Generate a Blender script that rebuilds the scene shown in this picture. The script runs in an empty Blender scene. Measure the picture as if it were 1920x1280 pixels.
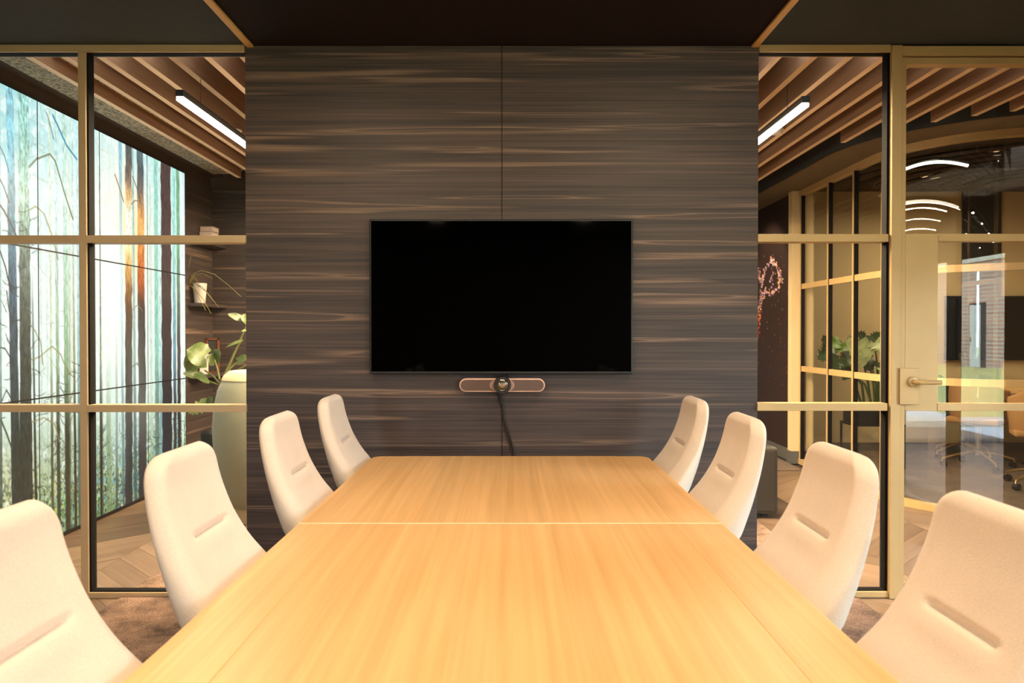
import bpy, bmesh, math, random
import numpy as np
from mathutils import Vector, Matrix

# ------------------------------------------------------------------ camera, world, light
SC = bpy.context.scene
COL = SC.collection
PI = math.pi
FPX, VPX = 1400.0, 957.0
CAMZ = 1.245
PITCH = math.radians(0.62)

cam_d = bpy.data.cameras.new('camera')
cam = bpy.data.objects.new('camera', cam_d)
COL.objects.link(cam)
cam.location = (0, 0, CAMZ)
cam.rotation_euler = (PI / 2 - PITCH, 0, 0)
cam_d.sensor_width = 36
cam_d.lens = FPX / 1920 * 36
cam_d.shift_x = 3 / 1920
cam_d.clip_start = 0.02
cam_d.dof.use_dof = True
cam_d.dof.focus_distance = 3.3
cam_d.dof.aperture_fstop = 6.3
SC.camera = cam

SC.view_settings.view_transform = 'Standard'
SC.view_settings.look = 'None'
SC.view_settings.exposure = 0.14
SC.view_settings.gamma = 1.0
SC.view_settings.use_curve_mapping = False
SC.cycles.max_bounces = 10
SC.cycles.diffuse_bounces = 5
SC.cycles.glossy_bounces = 5
SC.cycles.transparent_max_bounces = 32
SC.cycles.sample_clamp_indirect = 6.0
SC.cycles.caustics_reflective = False
SC.cycles.caustics_refractive = False

world = bpy.data.worlds.new('sky')
SC.world = world
world.use_nodes = True
wb = world.node_tree.nodes['Background']
wb.inputs['Color'].default_value = (0.80, 0.90, 1.0, 1)
wb.inputs['Strength'].default_value = 21.0

WARM = (1.0, 0.76, 0.50)
WARM2 = (1.0, 0.72, 0.44)


def area(name, loc, size, power, color, rot=(0, 0, 0), size_y=None, shape='RECTANGLE', spread=None):
    l = bpy.data.lights.new(name, 'AREA')
    l.energy = power
    l.color = color
    l.shape = shape
    l.size = size
    if size_y:
        l.size_y = size_y
    if spread:
        l.spread = spread
    o = bpy.data.objects.new(name, l)
    o.location = loc
    o.rotation_euler = rot
    COL.objects.link(o)
    return o


# sky portals in the windows behind the camera
def portal(loc, rot, sx, sy):
    p = area('sky_portal', loc, sx, 1, (1, 1, 1), rot, sy)
    p.data.cycles.is_portal = True


portal((3.03, -2.68, 1.27), (0, PI / 2, 0), 2.4, 1.8)
portal((2.33, -3.83, 1.27), (PI / 2, 0, 0), 0.9, 2.4)
portal((-2.41, -3.83, 1.27), (PI / 2, 0, 0), 0.6, 2.4)

DOWNLIGHTS = [(-0.85, 2.05), (0.85, 2.05), (-0.85, 0.85), (0.85, 0.85), (-0.85, -0.4), (0.85, -0.4),
              (-0.85, -1.7), (0.85, -1.7)]
DOWN_W = 17.5

# the sun outdoors: high from the left rear, so that it reaches the terrace and the brick front but no window
sun_d = bpy.data.lights.new('sun', 'SUN')
sun_d.energy = 70.0
sun_d.angle = 0.02
sun_d.color = (1.0, 0.95, 0.88)
sun = bpy.data.objects.new('sun', sun_d)
sun.rotation_euler = Vector((0.12, -0.50, -0.86)).to_track_quat('-Z', 'Y').to_euler()
COL.objects.link(sun)


def at(px, py, Y):
    """world point on the plane at distance Y that the photograph shows at this pixel"""
    xr, yr = (px - VPX) / FPX, (640 - py) / FPX
    c, s = math.cos(PITCH), math.sin(PITCH)
    d = (xr, c + yr * s, -s + yr * c)
    t = Y / d[1]
    return Vector((d[0] * t, Y, CAMZ + d[2] * t))


# ------------------------------------------------------------------ mesh helpers
class MB:
    def __init__(self):
        self.v, self.f = [], []

    def add(self, vs, fs):
        n = len(self.v)
        self.v += [tuple(p) for p in vs]
        self.f += [tuple(i + n for i in q) for q in fs]
        return self

    def box(self, x0, x1, y0, y1, z0, z1):
        x0, x1 = min(x0, x1), max(x0, x1)
        y0, y1 = min(y0, y1), max(y0, y1)
        z0, z1 = min(z0, z1), max(z0, z1)
        vs = [(x, y, z) for z in (z0, z1) for y in (y0, y1) for x in (x0, x1)]
        return self.add(vs, [(0, 2, 3, 1), (4, 5, 7, 6), (0, 1, 5, 4), (2, 6, 7, 3), (0, 4, 6, 2), (1, 3, 7, 5)])

    def prism(self, poly, z0, z1):
        """poly counter-clockwise seen from above"""
        n = len(poly)
        vs = [(p[0], p[1], z0) for p in poly] + [(p[0], p[1], z1) for p in poly]
        fs = [tuple(range(n - 1, -1, -1)), tuple(range(n, 2 * n))]
        fs += [(i, (i + 1) % n, n + (i + 1) % n, n + i) for i in range(n)]
        return self.add(vs, fs)

    def prism_y(self, poly, y0, y1):
        """poly of (x, z), counter-clockwise seen from the camera side"""
        n = len(poly)
        vs = [(p[0], y0, p[1]) for p in poly] + [(p[0], y1, p[1]) for p in poly]
        fs = [tuple(range(n)), tuple(range(2 * n - 1, n - 1, -1))]
        fs += [(i, n + i, n + (i + 1) % n, (i + 1) % n) for i in range(n)]
        return self.add(vs, fs)

    def tube(self, path, r, n=8, cap=True):
        path = [Vector(p) for p in path]
        rs = r if isinstance(r, (list, tuple)) else [r] * len(path)
        vs, fs = [], []
        prev = None
        for i, p in enumerate(path):
            d = (path[min(i + 1, len(path) - 1)] - path[max(i - 1, 0)]).normalized()
            if prev is None:
                a = Vector((0, 0, 1)) if abs(d.z) < 0.9 else Vector((1, 0, 0))
                u = d.cross(a).normalized()
            else:
                u = (prev - d * prev.dot(d)).normalized()
            prev = u
            w = d.cross(u)
            for k in range(n):
                t = 2 * PI * k / n
                vs.append(p + (u * math.cos(t) + w * math.sin(t)) * rs[i])
        for i in range(len(path) - 1):
            for k in range(n):
                a, b = i * n + k, i * n + (k + 1) % n
                fs.append((a, b, b + n, a + n))
        if cap:
            fs.append(tuple(range(n - 1, -1, -1)))
            fs.append(tuple(len(vs) - n + k for k in range(n)))
        return self.add(vs, fs)

    def lathe(self, prof, c=(0, 0, 0), n=24, axis='z'):
        """prof: list of (r, h)"""
        vs, fs = [], []
        for r, h in prof:
            for k in range(n):
                t = 2 * PI * k / n
                x, y = r * math.cos(t), r * math.sin(t)
                if axis == 'z':
                    vs.append((c[0] + x, c[1] + y, c[2] + h))
                elif axis == 'y':
                    vs.append((c[0] + x, c[1] - h, c[2] + y))
                else:
                    vs.append((c[0] + h, c[1] + x, c[2] + y))
        m = len(prof)
        for i in range(m - 1):
            for k in range(n):
                a, b = i * n + k, i * n + (k + 1) % n
                fs.append((a, b, b + n, a + n))
        fs.append(tuple(range(n - 1, -1, -1)))
        fs.append(tuple((m - 1) * n + k for k in range(n)))
        return self.add(vs, fs)

    def build(self, name, mat, parent=None, smooth=False, bevel=0.0, seg=2, kind=None, label=None, angle=40):
        off = OFF.get(parent, Vector((0, 0, 0))) if parent else Vector((0, 0, 0))
        me = bpy.data.meshes.new(name)
        me.from_pydata([(p[0] - off[0], p[1] - off[1], p[2] - off[2]) for p in self.v], [], self.f)
        me.materials.append(mat)
        if smooth:
            me.polygons.foreach_set('use_smooth', [True] * len(me.polygons))
            me.set_sharp_from_angle(angle=math.radians(angle))
        me.update()
        o = bpy.data.objects.new(name, me)
        COL.objects.link(o)
        if parent:
            o.parent = parent
            OFF[o] = off
        if bevel:
            b = o.modifiers.new('bevel', 'BEVEL')
            b.width = bevel
            b.segments = seg
            b.limit_method = 'ANGLE'
        if kind:
            o['kind'] = kind
        if label:
            o['label'] = label
        return o


OFF = {}


def bx(*a):
    return MB().box(*a)


def thing(name, label, cat, loc=(0, 0, 0), group=None, rz=0):
    o = bpy.data.objects.new(name, None)
    o.empty_display_size = 0.1
    o.location = loc
    o.rotation_euler = (0, 0, rz)
    COL.objects.link(o)
    o['label'] = label
    o['category'] = cat
    if group:
        o['group'] = group
    OFF[o] = Vector(loc)
    return o


def local_thing(*a, **k):
    """a thing whose parts are given in its own coordinates"""
    o = thing(*a, **k)
    OFF[o] = Vector((0, 0, 0))
    return o


def tag(o, label, cat, group=None):
    o['label'] = label
    o['category'] = cat
    if group:
        o['group'] = group
    return o


def struct(name, loc=(0, 0, 0)):
    o = bpy.data.objects.new(name, None)
    o.empty_display_size = 0.1
    o.location = loc
    COL.objects.link(o)
    o['kind'] = 'structure'
    OFF[o] = Vector(loc)
    return o


def dup(root, loc=None, rz=None, label=None):
    r = root.copy()
    COL.objects.link(r)
    if loc is not None:
        r.location = loc
    if rz is not None:
        r.rotation_euler = (0, 0, rz)
    if label:
        r['label'] = label
    for ch in list(root.children):
        c = ch.copy()
        COL.objects.link(c)
        c.parent = r
        for g in list(ch.children):
            d = g.copy()
            COL.objects.link(d)
            d.parent = c
    return r


# ------------------------------------------------------------------ materials
def lin(c):
    return tuple((x / 255 / 12.92) if x / 255 <= 0.04045 else ((x / 255 + 0.055) / 1.055) ** 2.4 for x in c)


class NT:
    def __init__(self, name):
        self.m = bpy.data.materials.new(name)
        self.m.use_nodes = True
        self.t = self.m.node_tree
        self.n = self.t.nodes
        self.b = self.n['Principled BSDF']
        self.out = self.n['Material Output']

    def node(self, kind, **kw):
        x = self.n.new(kind)
        for k, v in kw.items():
            setattr(x, k, v)
        return x

    def link(self, a, b):
        self.t.links.new(a, b)

    def set(self, **kw):
        names = dict(color='Base Color', rough='Roughness', metal='Metallic', spec='Specular IOR Level', coat='Coat Weight',
                     sheen='Sheen Weight', emit='Emission Color', es='Emission Strength', coat_r='Coat Roughness')
        for k, v in kw.items():
            s = self.b.inputs[names[k]]
            s.default_value = (*v, 1) if isinstance(v, tuple) else v
        return self

    def coords(self, scale=(1, 1, 1), rot=(0, 0, 0), rand=False):
        tc = self.node('ShaderNodeTexCoord')
        mp = self.node('ShaderNodeMapping')
        mp.inputs['Scale'].default_value = scale
        mp.inputs['Rotation'].default_value = rot
        src = tc.outputs['Object']
        if rand:
            oi = self.node('ShaderNodeObjectInfo')
            mul = self.node('ShaderNodeVectorMath', operation='SCALE')
            cx = self.node('ShaderNodeCombineXYZ')
            for i in range(3):
                self.link(oi.outputs['Random'], cx.inputs[i])
            self.link(cx.outputs[0], mul.inputs[0])
            mul.inputs['Scale'].default_value = 37.0
            ad = self.node('ShaderNodeVectorMath', operation='ADD')
            self.link(src, ad.inputs[0])
            self.link(mul.outputs[0], ad.inputs[1])
            src = ad.outputs[0]
        self.link(src, mp.inputs['Vector'])
        return mp.outputs[0]

    def noise(self, vec, scale=5, detail=4, rough=0.55, dist=0.0):
        x = self.node('ShaderNodeTexNoise')
        x.inputs['Scale'].default_value = scale
        x.inputs['Detail'].default_value = detail
        x.inputs['Roughness'].default_value = rough
        x.inputs['Distortion'].default_value = dist
        self.link(vec, x.inputs['Vector'])
        return x.outputs['Fac']

    def ramp(self, fac, stops):
        x = self.node('ShaderNodeValToRGB')
        e = x.color_ramp.elements
        while len(e) < len(stops):
            e.new(0.5)
        for el, (p, c) in zip(e, stops):
            el.position = p
            el.color = (*c, 1) if len(c) == 3 else c
        self.link(fac, x.inputs['Fac'])
        return x.outputs['Color']

    def mix(self, a, b, fac, mode='MIX'):
        x = self.node('ShaderNodeMix', data_type='RGBA', blend_type=mode)
        for s, v in ((x.inputs['Factor'], fac), (x.inputs[6], a), (x.inputs[7], b)):
            if hasattr(v, 'links') or hasattr(v, 'is_linked'):
                self.link(v, s)
            elif isinstance(v, tuple):
                s.default_value = (*v, 1)
            else:
                s.default_value = v
        return x.outputs[2]

    def bump(self, h, strength=0.2, dist=0.01):
        x = self.node('ShaderNodeBump')
        x.inputs['Strength'].default_value = strength
        x.inputs['Distance'].default_value = dist
        self.link(h, x.inputs['Height'])
        self.link(x.outputs[0], self.b.inputs['Normal'])

    def color(self, sock):
        self.link(sock, self.b.inputs['Base Color'])


def plain(name, rgb, rough=0.5, metal=0.0, spec=0.5, noise=0.06, nscale=12, bump=0.0, bscale=200):
    m = NT(name)
    m.set(rough=rough, metal=metal, spec=spec)
    c = lin(rgb)
    v = m.coords()
    f = m.noise(v, nscale, 3)
    m.color(m.ramp(f, [(0.3, tuple(x * (1 - noise) for x in c)), (0.7, tuple(min(1, x * (1 + noise)) for x in c))]))
    if bump:
        m.bump(m.noise(v, bscale, 2), bump, 0.002)
    return m.m


def emissive(name, rgb, strength):
    m = NT(name)
    m.set(color=(0.0, 0.0, 0.0), emit=rgb, es=strength, rough=0.6)
    return m.m


def attr_mat(name, emit=None):
    m = NT(name)
    a = m.node('ShaderNodeVertexColor')
    a.layer_name = 'print'
    if emit:
        m.set(color=(0.0, 0.0, 0.0), es=emit, rough=0.35)
        m.link(a.outputs['Color'], m.b.inputs['Emission Color'])
    else:
        m.color(a.outputs['Color'])
        m.set(rough=0.5, spec=0.3)
    return m.m


def wood_dark(name, axis='x', gain=1.0):
    """smoked dark veneer with grain running level and scattered pale streaks"""
    m = NT(name)
    sc = (0.55, 1, 26) if axis == 'x' else (1, 0.55, 26)
    v = m.coords(sc)
    f1 = m.noise(v, 1.6, 6, 0.62, 0.25)
    g = gain
    base = m.ramp(f1, [(0.28, tuple(g * x for x in (0.030, 0.0225, 0.0205))), (0.5, tuple(g * x for x in (0.052, 0.0375, 0.033))),
                       (0.75, tuple(g * x for x in (0.086, 0.058, 0.046)))])
    def streaks(sx, sz, seed, lo, hi):
        vv = m.coords((sx, 1, sz) if axis == 'x' else (1, sx, sz))
        ad = m.node('ShaderNodeVectorMath', operation='ADD')
        m.link(vv, ad.inputs[0])
        ad.inputs[1].default_value = (seed, seed * 1.7, seed * 2.3)
        f = m.noise(ad.outputs[0], 1.0, 2, 0.45, 0.05)
        return m.ramp(f, [(0.0, (0, 0, 0)), (lo, (0, 0, 0)), (hi, (1, 1, 1)), (hi + 0.012, (0.15, 0.15, 0.15)), (hi + 0.10, (0, 0, 0))])
    st_a = streaks(0.5, 17, 3.1, 0.60, 0.675)
    st_b = streaks(0.7, 30, 11.7, 0.625, 0.69)
    streak = m.mix(st_a, st_b, 1.0, 'ADD')
    v3 = m.coords((0.6, 1, 120) if axis == 'x' else (1, 0.6, 120))
    f3 = m.noise(v3, 1.5, 3, 0.6)
    fine = m.ramp(f3, [(0.3, (0.66, 0.66, 0.67)), (0.7, (1.34, 1.32, 1.30))])
    c = m.mix(base, tuple(g * x for x in (0.165, 0.108, 0.076)), streak)
    c = m.mix(c, fine, 1.0, 'MULTIPLY')
    m.color(c)
    m.set(rough=0.5, spec=0.35)
    m.bump(f3, 0.12, 0.002)
    return m.m


def wood_light(name, dark, light, along='y', scale=1.0, rough=0.42, rand=True, tone=0.16):
    m = NT(name)
    st = {'x': (1.2, 16, 16), 'y': (16, 1.2, 16), 'z': (16, 16, 1.2)}[along]
    v = m.coords(tuple(x * scale for x in st), rand=rand)
    f = m.noise(v, 1.1, 6, 0.6, 0.9)
    c = m.ramp(f, [(0.25, dark), (0.55, tuple((a + b) / 2 for a, b in zip(dark, light))), (0.8, light)])
    st2 = {'x': (2.5, 140, 140), 'y': (140, 2.5, 140), 'z': (140, 140, 2.5)}[along]
    v2 = m.coords(tuple(x * scale for x in st2), rand=rand)
    f2 = m.noise(v2, 1.0, 3, 0.6)
    c = m.mix(c, m.ramp(f2, [(0.3, (0.86, 0.84, 0.80)), (0.65, (1.06, 1.06, 1.06))]), 1.0, 'MULTIPLY')
    if rand:
        oi = m.node('ShaderNodeObjectInfo')
        t = m.ramp(oi.outputs['Random'], [(0, (1 - tone, 1 - tone * 1.05, 1 - tone * 1.1)), (1, (1 + tone * 0.7,) * 3)])
        c = m.mix(c, t, 1.0, 'MULTIPLY')
    m.color(c)
    m.set(rough=rough, spec=0.4)
    m.bump(f2, 0.06, 0.002)
    return m.m


def glass_mat(name, tint=(0.97, 0.985, 0.975), gain=1.7):
    m = NT(name)
    m.n.remove(m.b)
    tr = m.node('ShaderNodeBsdfTransparent')
    tr.inputs[0].default_value = (*tint, 1)
    gl = m.node('ShaderNodeBsdfGlossy')
    gl.inputs['Color'].default_value = (1, 1, 1, 1)
    gl.inputs['Roughness'].default_value = 0.0
    fr = m.node('ShaderNodeFresnel')
    fr.inputs['IOR'].default_value = 1.5
    mu = m.node('ShaderNodeMath', operation='MULTIPLY')
    # both faces' reflection is carried by the outward one; the inner side of the pane only lets light through
    ge = m.node('ShaderNodeNewGeometry')
    sc_ = m.node('ShaderNodeMath', operation='MULTIPLY_ADD')
    m.link(ge.outputs['Backfacing'], sc_.inputs[0])
    sc_.inputs[1].default_value = -gain
    sc_.inputs[2].default_value = gain
    m.link(fr.outputs[0], mu.inputs[0])
    m.link(sc_.outputs[0], mu.inputs[1])
    mx = m.node('ShaderNodeMixShader')
    m.link(mu.outputs[0], mx.inputs[0])
    m.link(tr.outputs[0], mx.inputs[1])
    m.link(gl.outputs[0], mx.inputs[2])
    m.link(mx.outputs[0], m.out.inputs['Surface'])
    return m.m


def fabric(name, rgb, n=0.08, bump=0.25, sheen=0.3):
    m = NT(name)
    m.set(rough=0.9, spec=0.15, sheen=sheen)
    c = lin(rgb)
    v = m.coords()
    f = m.noise(v, 420, 2, 0.6)
    f2 = m.noise(v, 9, 3, 0.5)
    a = m.ramp(f, [(0.3, tuple(x * (1 - n) for x in c)), (0.7, tuple(min(1, x * (1 + n)) for x in c))])
    b = m.ramp(f2, [(0.3, (0.96, 0.96, 0.96)), (0.7, (1.03, 1.03, 1.03))])
    m.color(m.mix(a, b, 1.0, 'MULTIPLY'))
    m.bump(f, bump, 0.0015)
    return m.m


def carpet_mat(name, d, l, blotch=5.0):
    m = NT(name)
    m.set(rough=1.0, spec=0.05, sheen=0.1)
    v = m.coords()
    f = m.noise(v, blotch, 8, 0.72, 0.15)
    f2 = m.noise(v, 130, 3, 0.75)
    a = m.ramp(f, [(0.36, d), (0.62, l)])
    b = m.ramp(f2, [(0.28, (0.30, 0.28, 0.27)), (0.70, (1.6, 1.56, 1.54))])
    m.color(m.mix(a, b, 1.0, 'MULTIPLY'))
    m.bump(f2, 0.9, 0.01)
    return m.m


def leaf_mat(name, d, l):
    m = NT(name)
    v = m.coords()
    f = m.noise(v, 22, 5, 0.7, 1.2)
    oi = m.node('ShaderNodeObjectInfo')
    c = m.ramp(f, [(0.3, d), (0.7, l)])
    t = m.ramp(oi.outputs['Random'], [(0, (0.65, 0.7, 0.6)), (1, (1.25, 1.25, 1.1))])
    m.color(m.mix(c, t, 1.0, 'MULTIPLY'))
    m.set(rough=0.35, spec=0.5)
    return m.m


def brick_mat(name):
    m = NT(name)
    v = m.coords(rot=(PI / 2, 0, 0))
    b = m.node('ShaderNodeTexBrick')
    b.inputs['Scale'].default_value = 1.0
    b.inputs['Brick Width'].default_value = 0.22
    b.inputs['Row Height'].default_value = 0.075
    b.inputs['Mortar Size'].default_value = 0.008
    b.inputs['Color1'].default_value = (0.50, 0.24, 0.17, 1)
    b.inputs['Color2'].default_value = (0.30, 0.14, 0.11, 1)
    b.inputs['Mortar'].default_value = (0.42, 0.38, 0.34, 1)
    m.link(v, b.inputs['Vector'])
    m.color(b.outputs['Color'])
    m.set(rough=0.9)
    return m.m


M = {}
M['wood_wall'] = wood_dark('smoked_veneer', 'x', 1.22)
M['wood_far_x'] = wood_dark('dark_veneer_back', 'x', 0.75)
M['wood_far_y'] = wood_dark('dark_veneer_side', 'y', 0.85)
M['gold'] = plain('champagne_anodised_aluminium', (192, 164, 124), 0.45, 0.12, 0.5, 0.04, 6, 0.03, 400)
M['gold2'] = plain('champagne_aluminium_door', (192, 160, 108), 0.45, 0.12, 0.5, 0.04, 6, 0.03, 400)
M['gasket'] = plain('black_rubber', (9, 8, 8), 0.8, 0, 0.15)
M['glass'] = glass_mat('clear_glass')
M['glass_curved'] = glass_mat('clear_curved_glass', (0.95, 0.965, 0.95))
M['ceil_dark'] = plain('dark_brown_ceiling_felt', (34, 22, 18), 0.95, 0, 0.2, 0.08, 30, 0.1)
M['ceil_grey'] = plain('charcoal_grey_ceiling', (66, 70, 70), 0.9, 0, 0.2, 0.05, 30, 0.05)
M['trim_gold'] = plain('gold_ceiling_trim', (222, 172, 92), 0.5, 0.1, 0.5, 0.04)
M['tv_black'] = plain('black_screen', (1, 1, 1), 0.04, 0, 0.06, 0.0)
M['tv_frame'] = plain('black_bezel', (9, 9, 9), 0.5)
M['oak_top'] = wood_light('pale_oak_tabletop', (0.70, 0.405, 0.165), (0.79, 0.50, 0.235), 'y', 0.33, 0.38, True, 0.06)
M['seam_glint'] = plain('pale_seam_highlight', (250, 226, 186), 0.5)
M['oak_leg'] = wood_light('pale_oak_leg', (0.50, 0.27, 0.10), (0.70, 0.42, 0.17), 'z', 1.0)
M['chair'] = fabric('cream_wool', (214, 198, 181))
M['chair_metal'] = plain('polished_aluminium', (190, 190, 190), 0.25, 1.0)
M['black_metal'] = plain('black_powder_coat', (20, 19, 18), 0.5, 0.2)
M['plank'] = wood_light('oak_floor_plank', (0.135, 0.082, 0.05), (0.29, 0.195, 0.13), 'y', 0.8, 0.38, True, 0.34)
M['slab'] = plain('floor_screed', (60, 46, 36), 0.8)
M['carpet'] = carpet_mat('mottled_brown_carpet', (0.075, 0.044, 0.030), (0.34, 0.215, 0.15))
M['carpet2'] = carpet_mat('brown_carpet_meeting', (0.10, 0.065, 0.042), (0.17, 0.115, 0.075), 3)
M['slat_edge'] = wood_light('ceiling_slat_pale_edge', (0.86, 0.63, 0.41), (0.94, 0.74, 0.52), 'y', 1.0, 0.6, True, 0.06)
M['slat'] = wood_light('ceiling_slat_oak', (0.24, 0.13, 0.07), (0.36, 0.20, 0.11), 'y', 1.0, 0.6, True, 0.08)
M['slot_ceiling'] = plain('brown_ceiling_board', (86, 56, 38), 0.9)
M['spray'] = plain('sprayed_acoustic_plaster', (158, 150, 132), 1.0, 0, 0.1, 0.75, 55, 1.0, 80)
M['recess_brown'] = plain('dark_brown_paint', (66, 52, 40), 0.9)
M['black_frame'] = plain('black_frame', (14, 13, 13), 0.5)
M['beige_wall'] = plain('beige_wall_paint', (214, 190, 146), 0.85, 0, 0.2, 0.03, 4)
M['wall_dark'] = plain('dark_wall_paint', (52, 46, 42), 0.85)
M['wall_room'] = plain('taupe_wall_paint', (120, 104, 90), 0.85)
M['soffit'] = plain('warm_grey_soffit', (112, 98, 78), 0.85)
M['fascia'] = plain('slate_grey_fascia', (46, 50, 52), 0.85)
M['round_ceiling'] = plain('dark_brown_round_ceiling', (52, 38, 26), 0.8)
M['base_grey'] = plain('grey_baseboard', (86, 84, 80), 0.6)
M['lamp'] = emissive('warm_lamp_diffuser', (1.0, 0.84, 0.64), 16.0)
M['lamp_arc'] = emissive('arc_lamp_diffuser', (1.0, 0.84, 0.66), 6.0)
M['lamp_down'] = emissive('downlight_diffuser', (1.0, 0.74, 0.46), 8.0)
M['lamp_soft'] = emissive('recessed_lens', (1.0, 0.78, 0.45), 1.6)
M['white_plastic'] = plain('white_plastic', (225, 220, 212), 0.5)
M['copper'] = plain('pale_copper_metal', (222, 180, 158), 0.4, 0.3)
M['grille'] = plain('brown_grey_speaker_cloth', (104, 86, 78), 0.9, 0, 0.2, 0.1, 300)
M['copper_soft'] = plain('satin_copper_ring', (170, 136, 120), 0.6)
M['lens_body'] = plain('lens_glass', (70, 64, 44), 0.12, 0.4)
M['lens_in'] = plain('lens_coating', (150, 120, 100), 0.2, 0.3)
M['logo'] = plain('pale_logo_print', (235, 230, 220), 0.5)
M['cable'] = plain('black_cable', (30, 24, 21), 0.6)
M['cable_braid'] = plain('brown_braided_cable', (74, 58, 48), 0.8, 0, 0.3, 0.4, 300)
M['sage'] = fabric('sage_felt', (150, 148, 124), 0.10)
M['sand'] = fabric('sand_felt', (206, 180, 140), 0.08)
M['sofa'] = fabric('olive_black_velvet', (62, 56, 46), 0.1)
M['leaf'] = leaf_mat('philodendron_leaf', (0.055, 0.085, 0.022), (0.15, 0.185, 0.055))
M['leaf_dark'] = leaf_mat('monstera_leaf', (0.016, 0.035, 0.010), (0.06, 0.10, 0.03))
M['leaf_pale'] = leaf_mat('monstera_leaf_pale', (0.13, 0.18, 0.06), (0.42, 0.43, 0.25))
M['leaf_fresh'] = leaf_mat('monstera_leaf_fresh', (0.10, 0.20, 0.015), (0.20, 0.32, 0.03))
M['stem'] = plain('green_stem', (92, 96, 46), 0.5)
M['stem_brown'] = plain('brown_root_crown', (120, 74, 40), 0.7, 0, 0.3, 0.4, 60)
M['grass_blade'] = plain('grass_plant_blade', (128, 118, 66), 0.6)
M['pot_white'] = plain('white_ceramic', (190, 176, 166), 0.5)
M['pot_black'] = plain('black_pot', (18, 17, 17), 0.5)
M['book_a'] = plain('pale_paper', (190, 172, 158), 0.7)
M['book_b'] = plain('brown_cover', (104, 62, 48), 0.6)
M['book_c'] = plain('pink_grey_cover', (160, 128, 118), 0.6)
M['frame_red'] = plain('reddish_wood_frame', (112, 62, 34), 0.5)
M['tan_shell'] = fabric('tan_leather', (172, 128, 84), 0.05, 0.1, 0.0)
M['dark_shell'] = plain('dark_grey_shell', (44, 40, 38), 0.5)
M['oak_round'] = wood_light('oak_round_table', (0.50, 0.28, 0.10), (0.72, 0.44, 0.18), 'x', 0.6, 0.4, False)
M['brass_leg'] = plain('brass_leg', (190, 160, 110), 0.3, 0.8)
M['brick'] = brick_mat('red_brick_wall')
M['door_white'] = plain('white_door_paint', (205, 214, 224), 0.5)
M['grass'] = plain('lawn_green', (120, 124, 84), 0.95, 0, 0.1, 0.4, 8)
M['deck'] = plain('blue_grey_deck', (196, 204, 214), 0.7, 0, 0.3, 0.08, 8)
M['bench'] = plain('pale_concrete', (200, 200, 196), 0.8)
M['hedge'] = plain('hedge_green', (52, 84, 30), 0.9, 0, 0.1, 0.5, 14)
M['blind'] = plain('dark_roller_blind', (40, 37, 34), 0.9)
M['forest'] = attr_mat('forest_lightbox_print', 1.15)
M['mural'] = attr_mat('splash_mural_print')

# ------------------------------------------------------------------ setting: meeting room shell
YF = 3.50                      # room side of the glass fronts
YP = 3.51                      # room face of the timber wall
X_L, X_R = -2.763, 2.90
Y_REAR = -3.7
ZC = at(960, 85, YP).z         # ceiling height
XA = at(461.5, 640, YP).x
XB = at(1420.5, 640, YP).x
XS = at(941, 640, YP).x

floor = struct('floor')
MB().box(-3.2, 5.9, Y_REAR, 9.2, -0.12, -0.014).build('slab', M['slab'], floor)

# timber wall of two large boards with a narrow joint
wall_back = struct('wall_back')
bx(XA + 0.01, XB - 0.01, YP + 0.02, YP + 0.12, 0, ZC).build('core', M['black_frame'], wall_back)
bx(XA, XS - 0.0015, YP, YP + 0.02, 0.0, ZC - 0.003).build('panel', M['wood_wall'], wall_back)
bx(XS + 0.0015, XB, YP, YP + 0.02, 0.0, ZC - 0.003).build('panel', M['wood_wall'], wall_back)
bx(XA, XA + 0.018, YP + 0.02, YP + 0.14, 0, ZC - 0.003).build('end_panel', M['wood_wall'], wall_back)
bx(XB - 0.018, XB, YP + 0.02, YP + 0.14, 0, ZC - 0.003).build('end_panel', M['wood_wall'], wall_back)

# ceiling: dark middle field, two gold trims, charcoal side fields
TL0, TL1 = at(461, 88, YF).x, at(474, 88, YF).x
TR0, TR1 = at(1410, 88, YF).x, at(1423, 88, YF).x
ceiling = struct('ceiling')
bx(TL1, TR0, Y_REAR, YP + 0.10, ZC, ZC + 0.08).build('middle_field', M['ceil_dark'], ceiling)
bx(X_L - 0.1, TL0, Y_REAR, YP + 0.10, ZC, ZC + 0.08).build('side_field', M['ceil_grey'], ceiling)
bx(TR1, X_R + 0.1, Y_REAR, YP + 0.10, ZC, ZC + 0.08).build('side_field', M['ceil_grey'], ceiling)
t1 = bx(TL0, TL1, Y_REAR, YF + 0.02, ZC - 0.010, ZC + 0.05).build('trim_1', M['trim_gold'], None, bevel=0.002)
t1['kind'] = 'structure'
t2 = bx(TR0, TR1, Y_REAR, YF + 0.02, ZC - 0.010, ZC + 0.05).build('trim_2', M['trim_gold'], None, bevel=0.002)
t2['kind'] = 'structure'

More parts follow.
